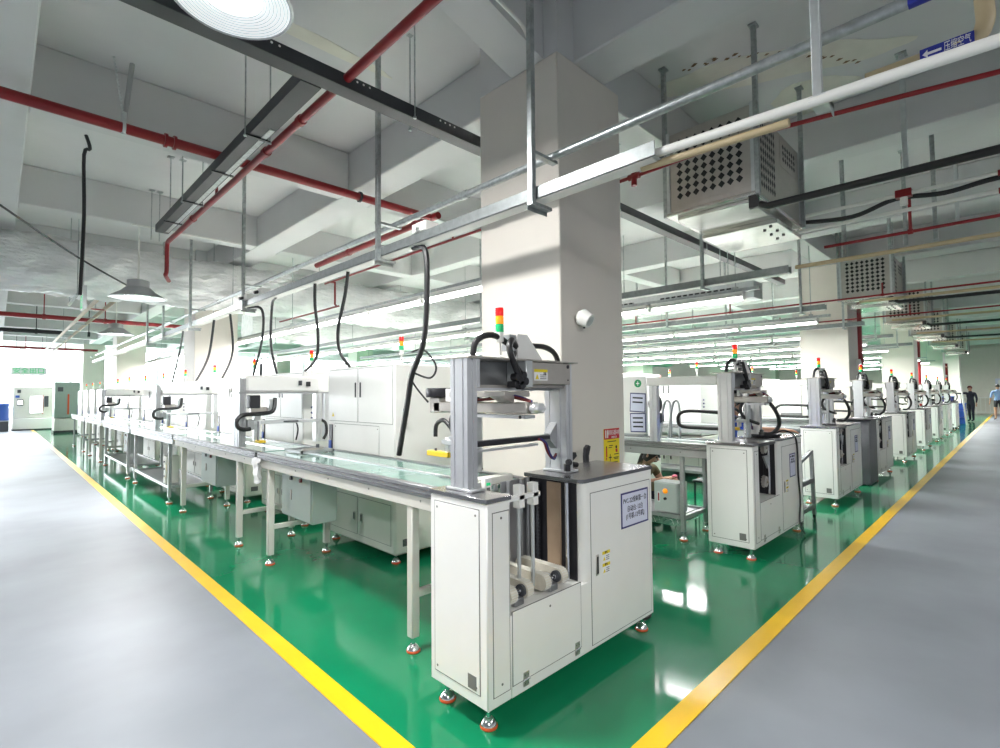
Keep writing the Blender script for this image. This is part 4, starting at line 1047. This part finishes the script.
# ================================================================== PEOPLE
def body_mesh(name, chains, pick, parent=None, sub=2):
    """CHAINS: lists of (key, (x,y,z), r); a key used twice joins the chains. One skinned surface."""
    idx = {}; vs = []; rs = []; es = []
    for ch in chains:
        prev = None
        for key, p, r in ch:
            if key not in idx: idx[key] = len(vs); vs.append(p); rs.append(r)
            if prev is not None: es.append((prev, idx[key]))
            prev = idx[key]
    me = bpy.data.meshes.new(name + '_src'); me.from_pydata(vs, es, [])
    o = bpy.data.objects.new(name + '_src', me); COL.objects.link(o)
    sk = o.modifiers.new('skin', 'SKIN'); sk.use_smooth_shade = True; sk.branch_smoothing = .4
    sl = me.skin_vertices[0].data
    for i, r in enumerate(rs):
        rr = r if isinstance(r, tuple) else (r, r); sl[i].radius = rr; sl[i].use_root = (i == 0)
    sb = o.modifiers.new('sub', 'SUBSURF'); sb.levels = sub; sb.render_levels = sub
    dg = bpy.context.evaluated_depsgraph_get(); dg.update()
    m2 = bpy.data.meshes.new_from_object(o.evaluated_get(dg)); m2.name = name
    COL.objects.unlink(o); bpy.data.objects.remove(o)
    m2.materials.clear(); mats = []
    for p in m2.polygons:
        m = pick(p.center)
        if m not in mats: mats.append(m); m2.materials.append(m)
        p.material_index = mats.index(m); p.use_smooth = True
    o = bpy.data.objects.new(name, m2); COL.objects.link(o)
    if parent: o.parent = parent
    return o
def hand(side, w, d, spread, curl, tag_):
    """five finger chains from the wrist key; w wrist position, d pointing direction, spread sideways direction"""
    w = Vector(w); d = Vector(d).normalized(); s_ = Vector(spread).normalized(); n = d.cross(s_)
    P = w + d * .05
    out = []
    for i, (off, L) in enumerate(((-.030, .060), (-.010, .072), (.010, .070), (.029, .055))):
        b0 = P + s_ * off * .6; b1 = w + d * .085 + s_ * off; b2 = b1 + (d - n * curl).normalized() * L * .55; b3 = b2 + (d - n * curl * 2.2).normalized() * L * .5
        out.append([(tag_, tuple(w), .024), (tag_ + 'p', tuple(P), (.030, .018)), ('%sf%d' % (tag_, i), tuple(b1), .0105), ('%sg%d' % (tag_, i), tuple(b2), .009), ('%sh%d' % (tag_, i), tuple(b3), .0075)])
    t1 = w + d * .035 - s_ * .045; t2 = t1 + (d - s_ * .4 - n * .3).normalized() * .035
    out.append([(tag_ + 'p', tuple(P), (.030, .018)), (tag_ + 't1', tuple(t1), .012), (tag_ + 't2', tuple(t2), .009)])
    return out
def face(parent, c, fwd, hair=HAIR, long_=False, r=.1):
    """eyes, mouth and a hair cap round a head centred at c; fwd = look direction"""
    c = Vector(c); f = Vector(fwd).normalized(); s_ = f.cross(Vector((0, 0, 1))).normalized(); u = s_.cross(f)
    b = MB()
    for k in (-1, 1):
        e = c + f * r * .86 + s_ * k * .032 + u * .012
        b.cyl(e, e + f * .012, .011, HAIR, 8)
        b.cyl(c + s_ * k * r * .78 + u * -.01, c + s_ * k * r * .92 + u * -.01 - f * .012, .022, SKIN, 8)
    b.cyl(c + f * r * .8 + u * .01, c + f * r * 1.12 - u * .022, .010, SKIN, 8, .016)
    b.cyl(c + f * r * .84 - s_ * .022 - u * .05, c + f * r * .84 + s_ * .022 - u * .05, .007, MAROON, 6)
    b.build('face_features', parent)
    b = MB(); vs = []; n1, n2 = 12, 18
    for i in range(n1 + 1):
        a_ = PI * .5 * i / n1 * (1.45 if long_ else 1.15)
        for j in range(n2):
            t = 2 * PI * j / n2; cu = math.cos(a_); rad = math.sin(min(a_, PI / 2)) if a_ < PI / 2 else 1 - .15 * (a_ - PI / 2)
            back = math.cos(t)
            cut = 1.0 if back < .25 else (1 - .55 * (back - .25) / .75)
            aa = a_ * cut; rad = math.sin(aa) if aa < PI / 2 else 1.0; cu = math.cos(aa) if aa < PI / 2 else -(aa - PI / 2) * 1.1
            vs.append(c + (f * math.cos(t) * r * 1.0 + s_ * math.sin(t) * r * .86) * rad * 1.06 + u * cu * r * 1.17)
    fs = [(i * n2 + j, i * n2 + (j + 1) % n2, (i + 1) * n2 + (j + 1) % n2, (i + 1) * n2 + j) for i in range(n1) for j in range(n2)]
    b.add(vs, fs, hair); b.build('hair', parent)
def stand(loc, rz, label, top, legs, skin_legs=False, armL=None, armR=None, h=1.66, grp=None, hairm=HAIR):
    t = thing('person', loc, label, 'person', grp, rz)
    k = h / 1.66
    sh = [('pel', (0, 0, .92), (.14, .11)), ('wai', (0, 0, 1.06), (.125, .10)), ('che', (.01, 0, 1.24), (.155, .115)), ('nec', (0, 0, 1.40), (.06, .06)), ('ne2', (.01, 0, 1.46), .05), ('hea', (.02, 0, 1.54), (.075, .085)), ('he2', (.02, 0, 1.61), (.062, .075))]
    ch = [sh]
    for s_ in (-1, 1):
        ch.append([('pel', 0, 0), ('hip%d' % s_, (0, s_ * .09, .84), .092), ('kne%d' % s_, (.03 * s_, s_ * .095, .48), .06), ('ank%d' % s_, (-.03 + .05 * s_, s_ * .10, .09), .04), ('toe%d' % s_, (.10 + .05 * s_, s_ * .11, .045), .036)])
        a_ = (armL if s_ > 0 else armR) or [(0, s_ * .26, 1.08), (.06, s_ * .27, .86)]
        ch.append([('che', 0, 0), ('sho%d' % s_, (0, s_ * .185, 1.345), .062), ('elb%d' % s_, a_[0], .042), ('wri%d' % s_, a_[1], .027)])
        d = Vector(a_[1]) - Vector(a_[0])
        ch += hand(s_, a_[1], d, (1, 0, 0) if abs(d.z) > abs(d.x) else (0, 1, 0), .25, 'wri%d' % s_)
    P0 = {}
    for c in ch:
        for key, p, r in c:
            if p != 0 and key not in P0: P0[key] = (p, r)
    ch = [[(key, tuple(x * k for x in P0[key][0]), P0[key][1]) for key, _, _ in c] for c in ch]
    def pick(c):
        z = c.z / k
        if z > 1.43: return SKIN
        side = abs(c.y) / k
        for s_ in (-1, 1):
            e, w = P0['elb%d' % s_][0], P0['wri%d' % s_][0]
            E_, W_ = Vector(e) * k, Vector(w) * k
            q = Vector(c); ab = W_ - E_; tt = (q - E_).dot(ab) / ab.length_squared
            if tt > (.15 if skin_legs else .9) and (q - E_ - ab * min(tt, 1.6)).length < .1: return SKIN
        if z > .93: return top
        if z < .075: return BLKM
        if skin_legs and z < .62: return SKIN
        return legs
    body = body_mesh('body', ch, pick, t)
    face(t, (.02 * k, 0, 1.575 * k), (1, 0, 0), hairm, False, .095)
    return t
stand((31.6, 1.55, -.006), 2.6, 'person in dark navy workwear reaching one arm out at the aisle end', NAVYC, NAVYC, False, armL=None, armR=[(.22, -.26, 1.32), (.50, -.30, 1.33)], hairm=MAROON, h=1.62)
stand((34.0, .70, -.010), .35, 'person in light blue shirt and black shorts walking down the right aisle', LBLUE, BLKM, True, h=1.70)
# seated woman under the second-row worktop
t = thing('person', (5.62, 3.38, 0), 'seated woman in olive shirt bending over pink parts behind the second row worktop', 'person', None, -PI / 2 - .12)
hips = (0, 0, .24)
ch = [[('pel', hips, (.15, .12)), ('wai', (.06, 0, .35), (.125, .105)), ('che', (.14, 0, .49), (.15, .11)), ('nec', (.20, 0, .60), (.06, .06)), ('ne2', (.23, 0, .64), .048), ('hea', (.28, 0, .68), (.075, .085)), ('he2', (.31, 0, .75), (.06, .07))]]
for s_ in (-1, 1):
    ch.append([('pel', hips, 0), ('hip%d' % s_, (.06, s_ * .10, .24), .09), ('kne%d' % s_, (.42, s_ * .16, .40), .06), ('ank%d' % s_, (.36, s_ * .14, .07), .04), ('toe%d' % s_, (.50, s_ * .15, .045), .036)])
    ch.append([('che', (.14, 0, .49), 0), ('sho%d' % s_, (.17, s_ * .18, .545), .06), ('elb%d' % s_, (.24, s_ * .24, .37), .041), ('wri%d' % s_, (.48, s_ * .06, .46), .026)])
    ch += hand(s_, (.48, s_ * .06, .46), (.9, -s_ * .35, .0), (0, 0, 1) if False else (.2, s_ * .9, 0), .35, 'wri%d' % s_)
R0 = {}
for c in ch:
    for key, p, r in c:
        if r != 0 and key not in R0: R0[key] = (p, r)
ch = [[(key, R0[key][0], R0[key][1]) for key, _, _ in c] for c in ch]
def pickw(c):
    if c.x > .19 and c.z > .595: return SKIN
    for s_ in (-1, 1):
        E_, W_ = Vector(R0['elb%d' % s_][0]), Vector(R0['wri%d' % s_][0]); ab = W_ - E_; q = Vector(c); tt = (q - E_).dot(ab) / ab.length_squared
        if tt > .05 and (q - E_ - ab * min(tt, 1.8)).length < .09 and c.z > .42: return SKIN
    if c.z < .06: return BLKM
    if c.z < .33 and c.x > .1 or c.z < .26: return NAVYC
    return KHAKI
body_mesh('body', ch, pickw, t)
face(t, (.29, 0, .715), (.9, 0, -.45), HAIR, True, .092)
b = MB(); b.tube([(.20, .0, .74), (.15, 0, .66), (.11, 0, .56)], .04, HAIR, 10, 4); b.build('ponytail', t)
st = thing('low_stool', (5.62, 3.38, 0), 'low stool under the seated woman', 'stool')
b = MB(); b.box(-.16, .16, -.14, .14, .085, .12, BLUEP, .01); b.build('seat', st)
for x in (-.12, .12):
    for y in (-.1, .1):
        b = MB(); b.cyl((x * 1.1, y * 1.1, 0), (x, y, .085), .016, STEELL, 8); b.build('leg', st)
b = MB(); b.lathe([(.02, 0), (.035, .012), (.03, .03), (.012, .04), (0, .042)], (5.56, 2.80, .47), PINK, 14); tag(b.build('pink_part'), 'small pink part held by the seated woman', 'part')
t2 = thing('parts_stand', (5.66, 2.42, 0), 'low dark stand with mixed parts in front of the seated woman', 'stand')
b = MB(); b.box(0, .34, 0, .22, .43, .455, BLKM, .004)
for x in (.02, .32):
    for y in (.02, .2): b.cyl((x, y, 0), (x, y, .43), .012, BLKM, 8)
b.build('table_top', t2)
# worker behind the second lift cabinet
wx, wy = 5.65, 2.27
t = thing('person', (wx, wy, 0), 'worker in blue shirt behind the second lift cabinet, one arm over the round tray', 'person', None, -PI / 2 + .15)
ch = [[('pel', (0, 0, .68), (.14, .115)), ('wai', (.02, 0, .84), (.12, .10)), ('che', (.06, 0, 1.02), (.145, .11)), ('nec', (.09, 0, 1.17), (.055, .055)), ('ne2', (.11, 0, 1.22), .046), ('hea', (.13, 0, 1.30), (.075, .08)), ('he2', (.135, 0, 1.37), (.06, .068))]]
for s_ in (-1, 1):
    ch.append([('pel', 0, 0), ('hip%d' % s_, (.02, s_ * .09, .62), .088), ('kne%d' % s_, (.12, s_ * .10, .40), .06), ('ank%d' % s_, (.02, s_ * .10, .08), .04), ('toe%d' % s_, (.15, s_ * .11, .045), .036)])
    if s_ > 0: e, w = (.30, .30, 1.03), (.52, .34, 1.03)
    else: e, w = (.16, -.25, .98), (.10, -.20, .78)
    ch.append([('che', 0, 0), ('sho%d' % s_, (.07, s_ * .17, 1.11), .06), ('elb%d' % s_, e, .041), ('wri%d' % s_, w, .026)])
    ch += hand(s_, w, Vector(w) - Vector(e), (0, 1, 0), .3, 'wri%d' % s_)
R1 = {}
for c in ch:
    for key, p, r in c:
        if p != 0 and key not in R1: R1[key] = (p, r)
ch = [[(key, R1[key][0], R1[key][1]) for key, _, _ in c] for c in ch]
def pickb(c):
    if c.z > 1.19 and c.x < .26: return SKIN
    for s_ in (-1, 1):
        E_, W_ = Vector(R1['elb%d' % s_][0]), Vector(R1['wri%d' % s_][0]); ab = W_ - E_; q = Vector(c); tt = (q - E_).dot(ab) / ab.length_squared
        if tt > .0 and (q - E_ - ab * min(tt, 1.8)).length < .09: return SKIN
    if c.z < .06: return BLKM
    return BLUEC if c.z > .70 else NAVYC
body_mesh('body', ch, pickb, t)
face(t, (.135, 0, 1.325), (.95, 0, -.3), HAIR, False, .09)
t = thing('round_tray', (5.55, 1.84, .998), 'round black tray with brown parts on top of the second lift cabinet', 'tray')
b = MB(); b.lathe([(0, .0), (.15, .0), (.165, .01), (.17, .03), (.16, .03), (.15, .014), (0, .012)], (0, 0, 0), BLKM, 28); b.build('rim', t)
for i in range(5):
    b = MB(); b.box(-.08 + i * .035, -.05 + i * .035, -.03 + .02 * (i % 2), .05, .013, .03 + .008 * (i % 3), BRASS, .004); b.build('brown_part', t)
tag(MB().tube([(5.62, 1.74, 1.03), (5.74, 1.70, 1.05), (5.80, 1.63, 1.01), (5.83, 1.606, .9), (5.82, 1.60, .6), (5.86, 1.60, .35), (5.82, 1.598, .12), (5.80, 1.55, .02)], .009, BLK, 8, 5).build('power_cable'), 'black cable hanging down the door of the second lift cabinet', 'cable')

# ================================================================== THINGS ON AND AROUND THE LIFTS
# steel trolley beside the second lift cabinet
t = thing('steel_trolley', (6.16, 1.66, 0), 'grey steel trolley with sloping frame and two shelves', 'trolley')
for y in (.0, .40):
    b = MB(); b.box(0, .035, y, y + .035, .05, .70, TRUNK, .003); b.prism([(.48, .05), (.52, .05), (.46, .78), (.42, .78)], 'y', y, y + .035, TRUNK); b.prism([(0, .67), (.43, .745), (.43, .78), (0, .705)], 'y', y, y + .035, TRUNK); b.build('side_frame', t)
for z in (.13, .42):
    b = MB(); b.box(.035, .48, .0, .435, z, z + .02, ALUD, .003); b.box(.035, .48, 0, .012, z, z + .05, TRUNK); b.build('shelf', t)
for x in (.02, .5):
    for y in (.02, .42):
        b = MB(); b.cyl((x, y - .012, .025), (x, y + .012, .025), .025, BLK, 12); b.build('caster', t)
t = thing('paper_pile', (6.28, 1.72, .151), 'small pile of white papers on the lower shelf of the steel trolley', 'papers')
for i in range(3):
    b = MB(); b.box(.01 * i, .22 + .01 * i, .0 + .01 * (i % 2), .2, .012 * i, .012 * i + .011, PAPER); b.build('sheet', t)
# pair of black levers behind the front lift
for i, (x, tilt) in enumerate(((2.72, -.55), (2.95, .12))):
    t = thing('black_clamp', (x, 2.14, .0), 'black hand clamp behind the front lift top, %s one' % ('tilted' if i == 0 else 'upright'), 'clamp')
    b = MB(); b.cyl((0, 0, 0), (0, 0, .95), .012, BLKM, 10); b.cyl((0, 0, 0), (0, 0, .02), .05, BLKM, 14); b.build('stand', t)
    b = MB(); m_ = Matrix.Rotation(-tilt, 4, 'Y')
    pts = [(-.02, .0), (.02, .0), (.025, .06), (.055, .12), (.03, .135), (.0, .12), (-.015, .06)]
    b.prism(pts, 'y', -.012, .012, BLKM); o = b.build('lever', t); o.location = (0, 0, .95); o.rotation_euler = (0, -tilt, 0)
# black hose coil behind the right foot of the front lift
b = MB()
pts = []
for i in range(46):
    a_ = 2 * PI * i / 15; rr = .11 + .012 * math.sin(i * .7); pts.append((2.98 + rr * math.cos(a_), 1.80 + rr * .8 * math.sin(a_), .012 + .007 * i / 15 + .004))
b.tube(pts, .009, BLK, 8, 2); b.tube([pts[-1], (2.86, 1.86, .03), (2.75, 1.9, .013), (2.5, 1.95, .013)], .009, BLK, 8, 4)
tag(b.build('cable_coil'), 'coil of black cable on the green floor at the right foot of the front lift', 'cable')
# poster and small speaker on the column
YP = 2.23 - .001
t = thing('fire_poster', (3.405, YP, 1.05), 'red and yellow fire equipment poster on the cream column', 'poster')
b = MB(); b.box(-.105, .105, -.004, 0, -.16, .125, YPOST); sh_ = b.build('sheet', t)
b = MB(); b.box(-.105, .105, -.005, -.004, .045, .125, RPOST); b.build('header', t)
text('消防器材', .042, PAPER, t, (.02, -.0054, .092), ROT_FRONT); text('使用方法', .018, PAPER, t, (.03, -.0054, .058), ROT_FRONT)
b = MB()
b.box(-.09, -.075, -.0052, -.005, .055, .115, PAPER); b.box(-.065, -.05, -.0052, -.005, .055, .115, PAPER)
b.build('white_bars', t)
b = MB()
b.box(-.082, -.066, -.005, -.004, -.09, -.02, RPOST, .0); b.box(-.08, -.068, -.005, -.004, -.02, -.008, INK); b.cyl((.06, -.004, -.02), (.06, -.005, -.02), .012, INK, 10); b.box(.05, .075, -.005, -.004, -.06, -.034, RPOST)
b.box(-.03, -.022, -.005, -.004, -.125, -.07, INK); b.box(-.045, -.005, -.005, -.004, -.1, -.092, INK); b.prism([(-.085, -.115), (-.085, -.09), (-.065, -.102)], 'y', -.005, -.004, RPOST)
for z, x0, x1 in ((.026, -.06, .06), (-.005, -.04, .01), (-.02, -.045, .0), (-.075, .03, .09), (-.1, .02, .09), (-.11, .03, .085), (-.135, -.08, .08), (-.147, -.08, .05)): b.box(x0, x1, -.005, -.004, z - .003, z + .003, INK)
b.build('print', t)
t = thing('round_speaker', (3.0, 2.23, 2.0), 'small white round speaker on the cream column', 'speaker')
b = MB(); d = Vector((.15, -.85, -.5)).normalized(); c0 = Vector((0, -.035, 0)); b.cyl(c0, c0 + d * .075, .062, PVCW, 24, .05); b.cyl(c0 - d * .03, c0, .04, PVCW, 24, .062); b.build('shell', t)
b = MB(); b.cyl(c0 + d * .0755, c0 + d * .078, .036, STEELL, 20); b.cyl(c0 + d * .02 + Vector((0, 0, -.062)), c0 + d * .02 + Vector((0, 0, -.075)), .008, BLKM, 8); b.build('cone', t)
b = MB(); b.cyl((0, 0, 0), (0, -.05, .0), .025, PVCW, 12); b.build('bracket', t)
t = thing('column_speaker', (XC[1] + .55, 2.23, 2.0), 'small white wall speaker on the second column of the right aisle', 'speaker')
b = MB(); b.prism([(0, -.07), (.10, 0), (0, .07)], 'y', -.08, 0, PVCW); b.build('shell', t)
b = MB(); b.box(.02, .05, -.082, -.08, -.02, .02, STEELL); b.build('cone', t)
# red riser by the second column
t = thing('fire_riser', (12.45, 2.27, 0), 'thick red riser pipe standing beside the second column of the right aisle', 'pipe')
b = MB(); b.cyl((0, 0, 0), (0, 0, SLAB - .002), .085, RED, 18); b.build('pipe', t)
b = MB(); b.cyl((0, 0, 2.0), (0, 0, 2.1), .10, RED, 18); b.build('coupling', t)
t = thing('fire_riser', (25.9, 2.75, 0), 'red riser pipe near the far end of the right aisle', 'pipe')
b = MB(); b.cyl((0, 0, 0), (0, 0, SLAB - .002), .085, RED, 18); b.build('pipe', t)

# ================================================================== FAR ENDS
# left end: machining centre, beige machine, drums, green sign
t = thing('machining_centre', (.55, 31.6, 0), 'pale machining centre with a bright window before the daylight wall', 'machine')
b = MB(); b.box(0, 3.4, .2, 1.8, .75, 2.75, BASEW, .04); b.build('enclosure', t); t.scale = (.40, .7, .72)
b = MB(); b.box(0, 3.4, .0, 1.8, .02, .75, W, .03); b.box(-.05, 3.45, -.05, 1.85, .0, .08, BLKM); b.build('base', t)
b = MB(); b.box(1.35, 2.6, .16, .2, 1.0, 2.2, W, .02); b.box(1.45, 2.5, .15, .16, 1.1, 2.1, WINM); b.build('door', t)
b = MB(); b.box(.35, .85, .1, .2, 1.55, 1.95, BLKM, .02); b.box(.42, .78, .09, .1, 1.62, 1.88, WINM); b.build('screen', t)
b = MB(); b.box(2.65, 3.0, .05, .2, 1.45, 2.15, DARK, .02); b.build('control_panel', t)
b = MB(); b.box(.35, .65, .15, .2, 2.35, 2.55, DARK); b.box(.2, .55, .17, .2, 2.05, 2.2, BLUEP); b.box(2.5, 2.56, .14, .16, 1.0, 2.2, ORED); b.build('plate', t)
t = thing('beige_machine', (1.72, 27.8, 0), 'tall beige machine with rounded hood and orange stripe at the left end', 'machine')
b = MB(); b.box(0, 1.7, 0, 1.4, .85, 2.9, GREENB, .05); b.box(0, 1.7, .0, 1.4, .12, .82, BASEW, .03); b.build('housing', t); t.scale = (.48, .8, .73)
b = MB(); b.box(-.02, 1.72, -.02, 1.42, 0, .14, BLKM); b.build('plinth', t)
b = MB(); b.box(.85, .97, -.02, 0, 1.05, 2.2, ORED); b.build('orange_stripe', t)
b = MB(); b.box(.2, .55, -.02, 0, 2.35, 2.6, DARK); b.build('plate', t)
t = thing('grey_bin', (-.5, 31.2, 0), 'low grey bin at the left end of the daylight wall', 'bin')
b = MB(); b.box(0, 1.5, 0, .9, 0, .62, DARK, .03); b.box(-.04, 1.54, -.04, .94, .62, .68, STEEL, .01); b.build('body', t); t.scale = (.62, .8, .7)
t = thing('blue_drum', (.15, 31.55, .477), 'blue drum standing on the low grey bin', 'drum')
b = MB(); b.lathe([(.28, 0), (.30, .05), (.28, .1), (.28, .6), (.30, .65), (.28, .75), (.1, .76), (0, .76)], (0, 0, 0), BLUEP, 24); b.build('body', t)
t = thing('green_drum', (-.38, 31.45, .477), 'short green and yellow can beside the blue drum', 'can')
b = MB(); b.lathe([(.2, 0), (.2, .35), (.06, .4), (.06, .46), (0, .46)], (0, 0, 0), GREENS, 20); b.build('body', t)
p = at(29, 371, y=29)
t = thing('green_sign', (p.x, p.y, p.z), 'hanging white sign with green characters before the daylight wall', 'sign')
b = MB(); b.box(-.55, .55, 0, .04, -.16, .16, PAPER, .01); b.build('board', t); text('安全出口', .25, EXITG, t, (0, -.004, 0), ROT_FRONT, depth=.002)
for x in (-.4, .4):
    b = MB(); b.cyl((x, .02, .16), (x, .02, SLAB - p.z - .002), .008, BLKM, 6); b.build('suspension_rod', t)
# exit sign by the charcoal channel
p = at(83, 302, y=9.0)
t = thing('exit_sign', (p.x, p.y, p.z), 'small lit green exit sign hanging below the foil duct', 'sign')
b = MB(); b.box(-.012, .012, -.17, .17, -.11, .11, PVCW, .004); b.build('case', t)
b = MB(); b.box(-.014, -.012, -.15, .15, -.09, .09, EXITG); pl = b.build('lit_panel', t)
b = MB(); b.cyl((-.014, .02, .045), (-.016, .02, .045), .018, PAPER, 10); b.prism([(.02, .03), (.05, -.01), (.01, -.07), (-.01, -.065), (.015, -.01), (-.03, -.02), (-.03, 0), (-.01, .02)], 'x', -.016, -.014, PAPER); b.box(-.016, -.014, -.11, -.08, -.08, .07, PAPER); b.build('running_figure', pl)
b = MB(); b.box(-.02, .02, -.2, -.18, -.12, .2, STEELL); b.cyl((0, 0, .11), (0, 0, SLAB - p.z - .002), .008, STEELL, 6); b.build('suspension_rod', t)
# far red and white pipes over the left aisle
for i, (a0, a1, z, r, m, nm) in enumerate((((0, 314), (190, 327), 3.45, .055, RED, 'upper red pipe crossing the far left bays behind the foil duct'), ((0, 345), (95, 352), 3.45, .05, RED, 'lower red pipe crossing the farthest left bays'), ((0, 329), (62, 333), 3.4, .06, BLKM, 'black pipe crossing the far left bays'))):
    y = (at(*a0, z=z).y + at(*a1, z=z).y) / 2
    b = MB(); b.cyl((-4, y, z), (at(*a1, z=z).x, y, z), r, m, 12)
    for x in (-2, -.6, .8, 2.0):
        b.cyl((x, y, z), (x, y, SLAB - .003), .012, m, 6); b.cyl((x - .03, y, z), (x + .03, y, z), r * 1.3, m, 12)
    tag(b.build('fire_main'), nm, 'pipe')
p0 = at(95, 300, z=3.3); p1 = at(50, 351, z=3.3)
t = thing('cable_ladder', (0, 0, 0), 'pale cable ladder running along the far left aisle toward the windows', 'cable tray')
b = MB(); xm = (p0.x + p1.x) / 2
for dx in (-.12, .12): b.box(xm + dx - .01, xm + dx + .01, 11.0, 31, 3.18, 3.26, BEIGE)
b.build('side_rails', t)
for k in range(14):
    b = MB(); b.box(xm - .12, xm + .12, 11.3 + k * 1.4, 11.36 + k * 1.4, 3.18, 3.2, RED if k < 2 else STEEL); b.build('rung', t)
for k in range(3):
    b = MB(); b.cyl((xm, 13 + k * 7, 3.2), (xm, 13 + k * 7, SLAB - .002), .01, STEEL, 6); b.build('suspension_rod', t)
p = at(106, 392, x=2.3)
b = MB(); b.box(p.x - .02, p.x, p.y - .12, p.y + .12, 1.75, 2.58, RED); tag(b.build('red_banner'), 'narrow red banner hanging from the trunking at the far left', 'banner')
# louvred air duct over the third row
t = thing('louvred_duct', (8.15, 2.7, 2.85), 'pale air duct with dark louvre slots over the third row', 'duct')
b = MB(); b.box(-.18, .18, 0, 6.7, 0, .26, STEELL, .01)
b.build('casing', t)
for k in range(3):
    b = MB(); b.box(-.184, -.18, .3 + k * 1.7, 1.5 + k * 1.7, .07, .19, BLKM)
    for i in range(12): b.box(-.188, -.184, .3 + k * 1.7 + i * .1, .33 + k * 1.7 + i * .1, .07, .19, STEEL)
    b.build('louvre', t)
for y in (.5, 2.4, 5.2):
    b = MB(); b.cyl((-.15, y, .26), (-.15, y, SLAB - 2.852), .008, STEEL, 6); b.cyl((.15, y, .26), (.15, y, SLAB - 2.852), .008, STEEL, 6); b.build('suspension_rod', t)
# right end: dark bin, blue crates, white pole, red rack, railing, notice
t = thing('dark_bin', (27.0, 1.75, 0), 'black box cabinet past the last lift cabinet', 'cabinet')
b = MB(); b.box(0, 1.1, 0, .9, .05, 1.0, BLKM, .02); b.box(-.02, 1.12, -.02, .92, 0, .05, BLKM); b.build('body', t)
t = thing('blue_crate', (27.2, 1.85, 1.0), 'blue crate lying on the black box cabinet', 'crate')
b = MB(); b.box(0, .6, 0, .4, 0, .18, NAVY, .02); b.box(-.02, .62, -.02, .42, .16, .2, BLUEP, .01); b.build('body', t)
for i in range(3):
    t = thing('blue_crate', (29.0, 1.6, .30 * i), 'blue crate in the stack beside the white pole, %s from the floor' % ORD[i], 'crate', 'blue crates stacked at the far aisle end')
    b = MB(); b.box(0, .6, 0, .4, 0, .27, BLUEP, .02); b.box(-.02, .62, -.02, .42, .24, .285, BLUEP, .01); b.build('body', t)
t = thing('white_pole', (28.6, 1.55, 0), 'tall white pole leaning at the black box cabinet', 'pole')
b = MB(); b.cyl((0, 0, 0), (-.25, .15, 1.95), .03, PVCW, 10); b.build('rod', t)
t = thing('red_rack', (30.5, 2.3, 0), 'tall red and white ladder rack at the far end of the right aisle', 'rack')
for x in (0, 1.3):
    b = MB(); b.box(x, x + .1, 0, .1, 0, 2.7, RED, .006); b.build('upright', t)
for k in range(6):
    b = MB(); b.box(.1, 1.3, .02, .08, .4 + k * .42, .46 + k * .42, ORED if k % 2 else PVCW, .004); b.build('crossbar', t)
t = thing('white_railing', (41.5, -3.0, 0), 'white railing along the far right wall', 'railing')
b = MB(); b.box(0, .05, 0, 6, .95, 1.0, PVCW); b.box(0, .05, 0, 6, .1, .15, PVCW); b.build('rails', t)
for i in range(31):
    b = MB(); b.box(.01, .04, i * .2 - .012 + .0, i * .2 + .012, .15 if i % 6 else 0, .95, PVCW); b.build('baluster', t)
t = thing('wall_notice', (41.99, .35, 1.75), 'pale blue notice board on the far right wall', 'notice board')
b = MB(); b.box(-.02, 0, -.6, .6, -.35, .35, LILAC); b.box(-.025, -.02, -.5, .5, -.25, .25, PAPER); b.build('board', t)
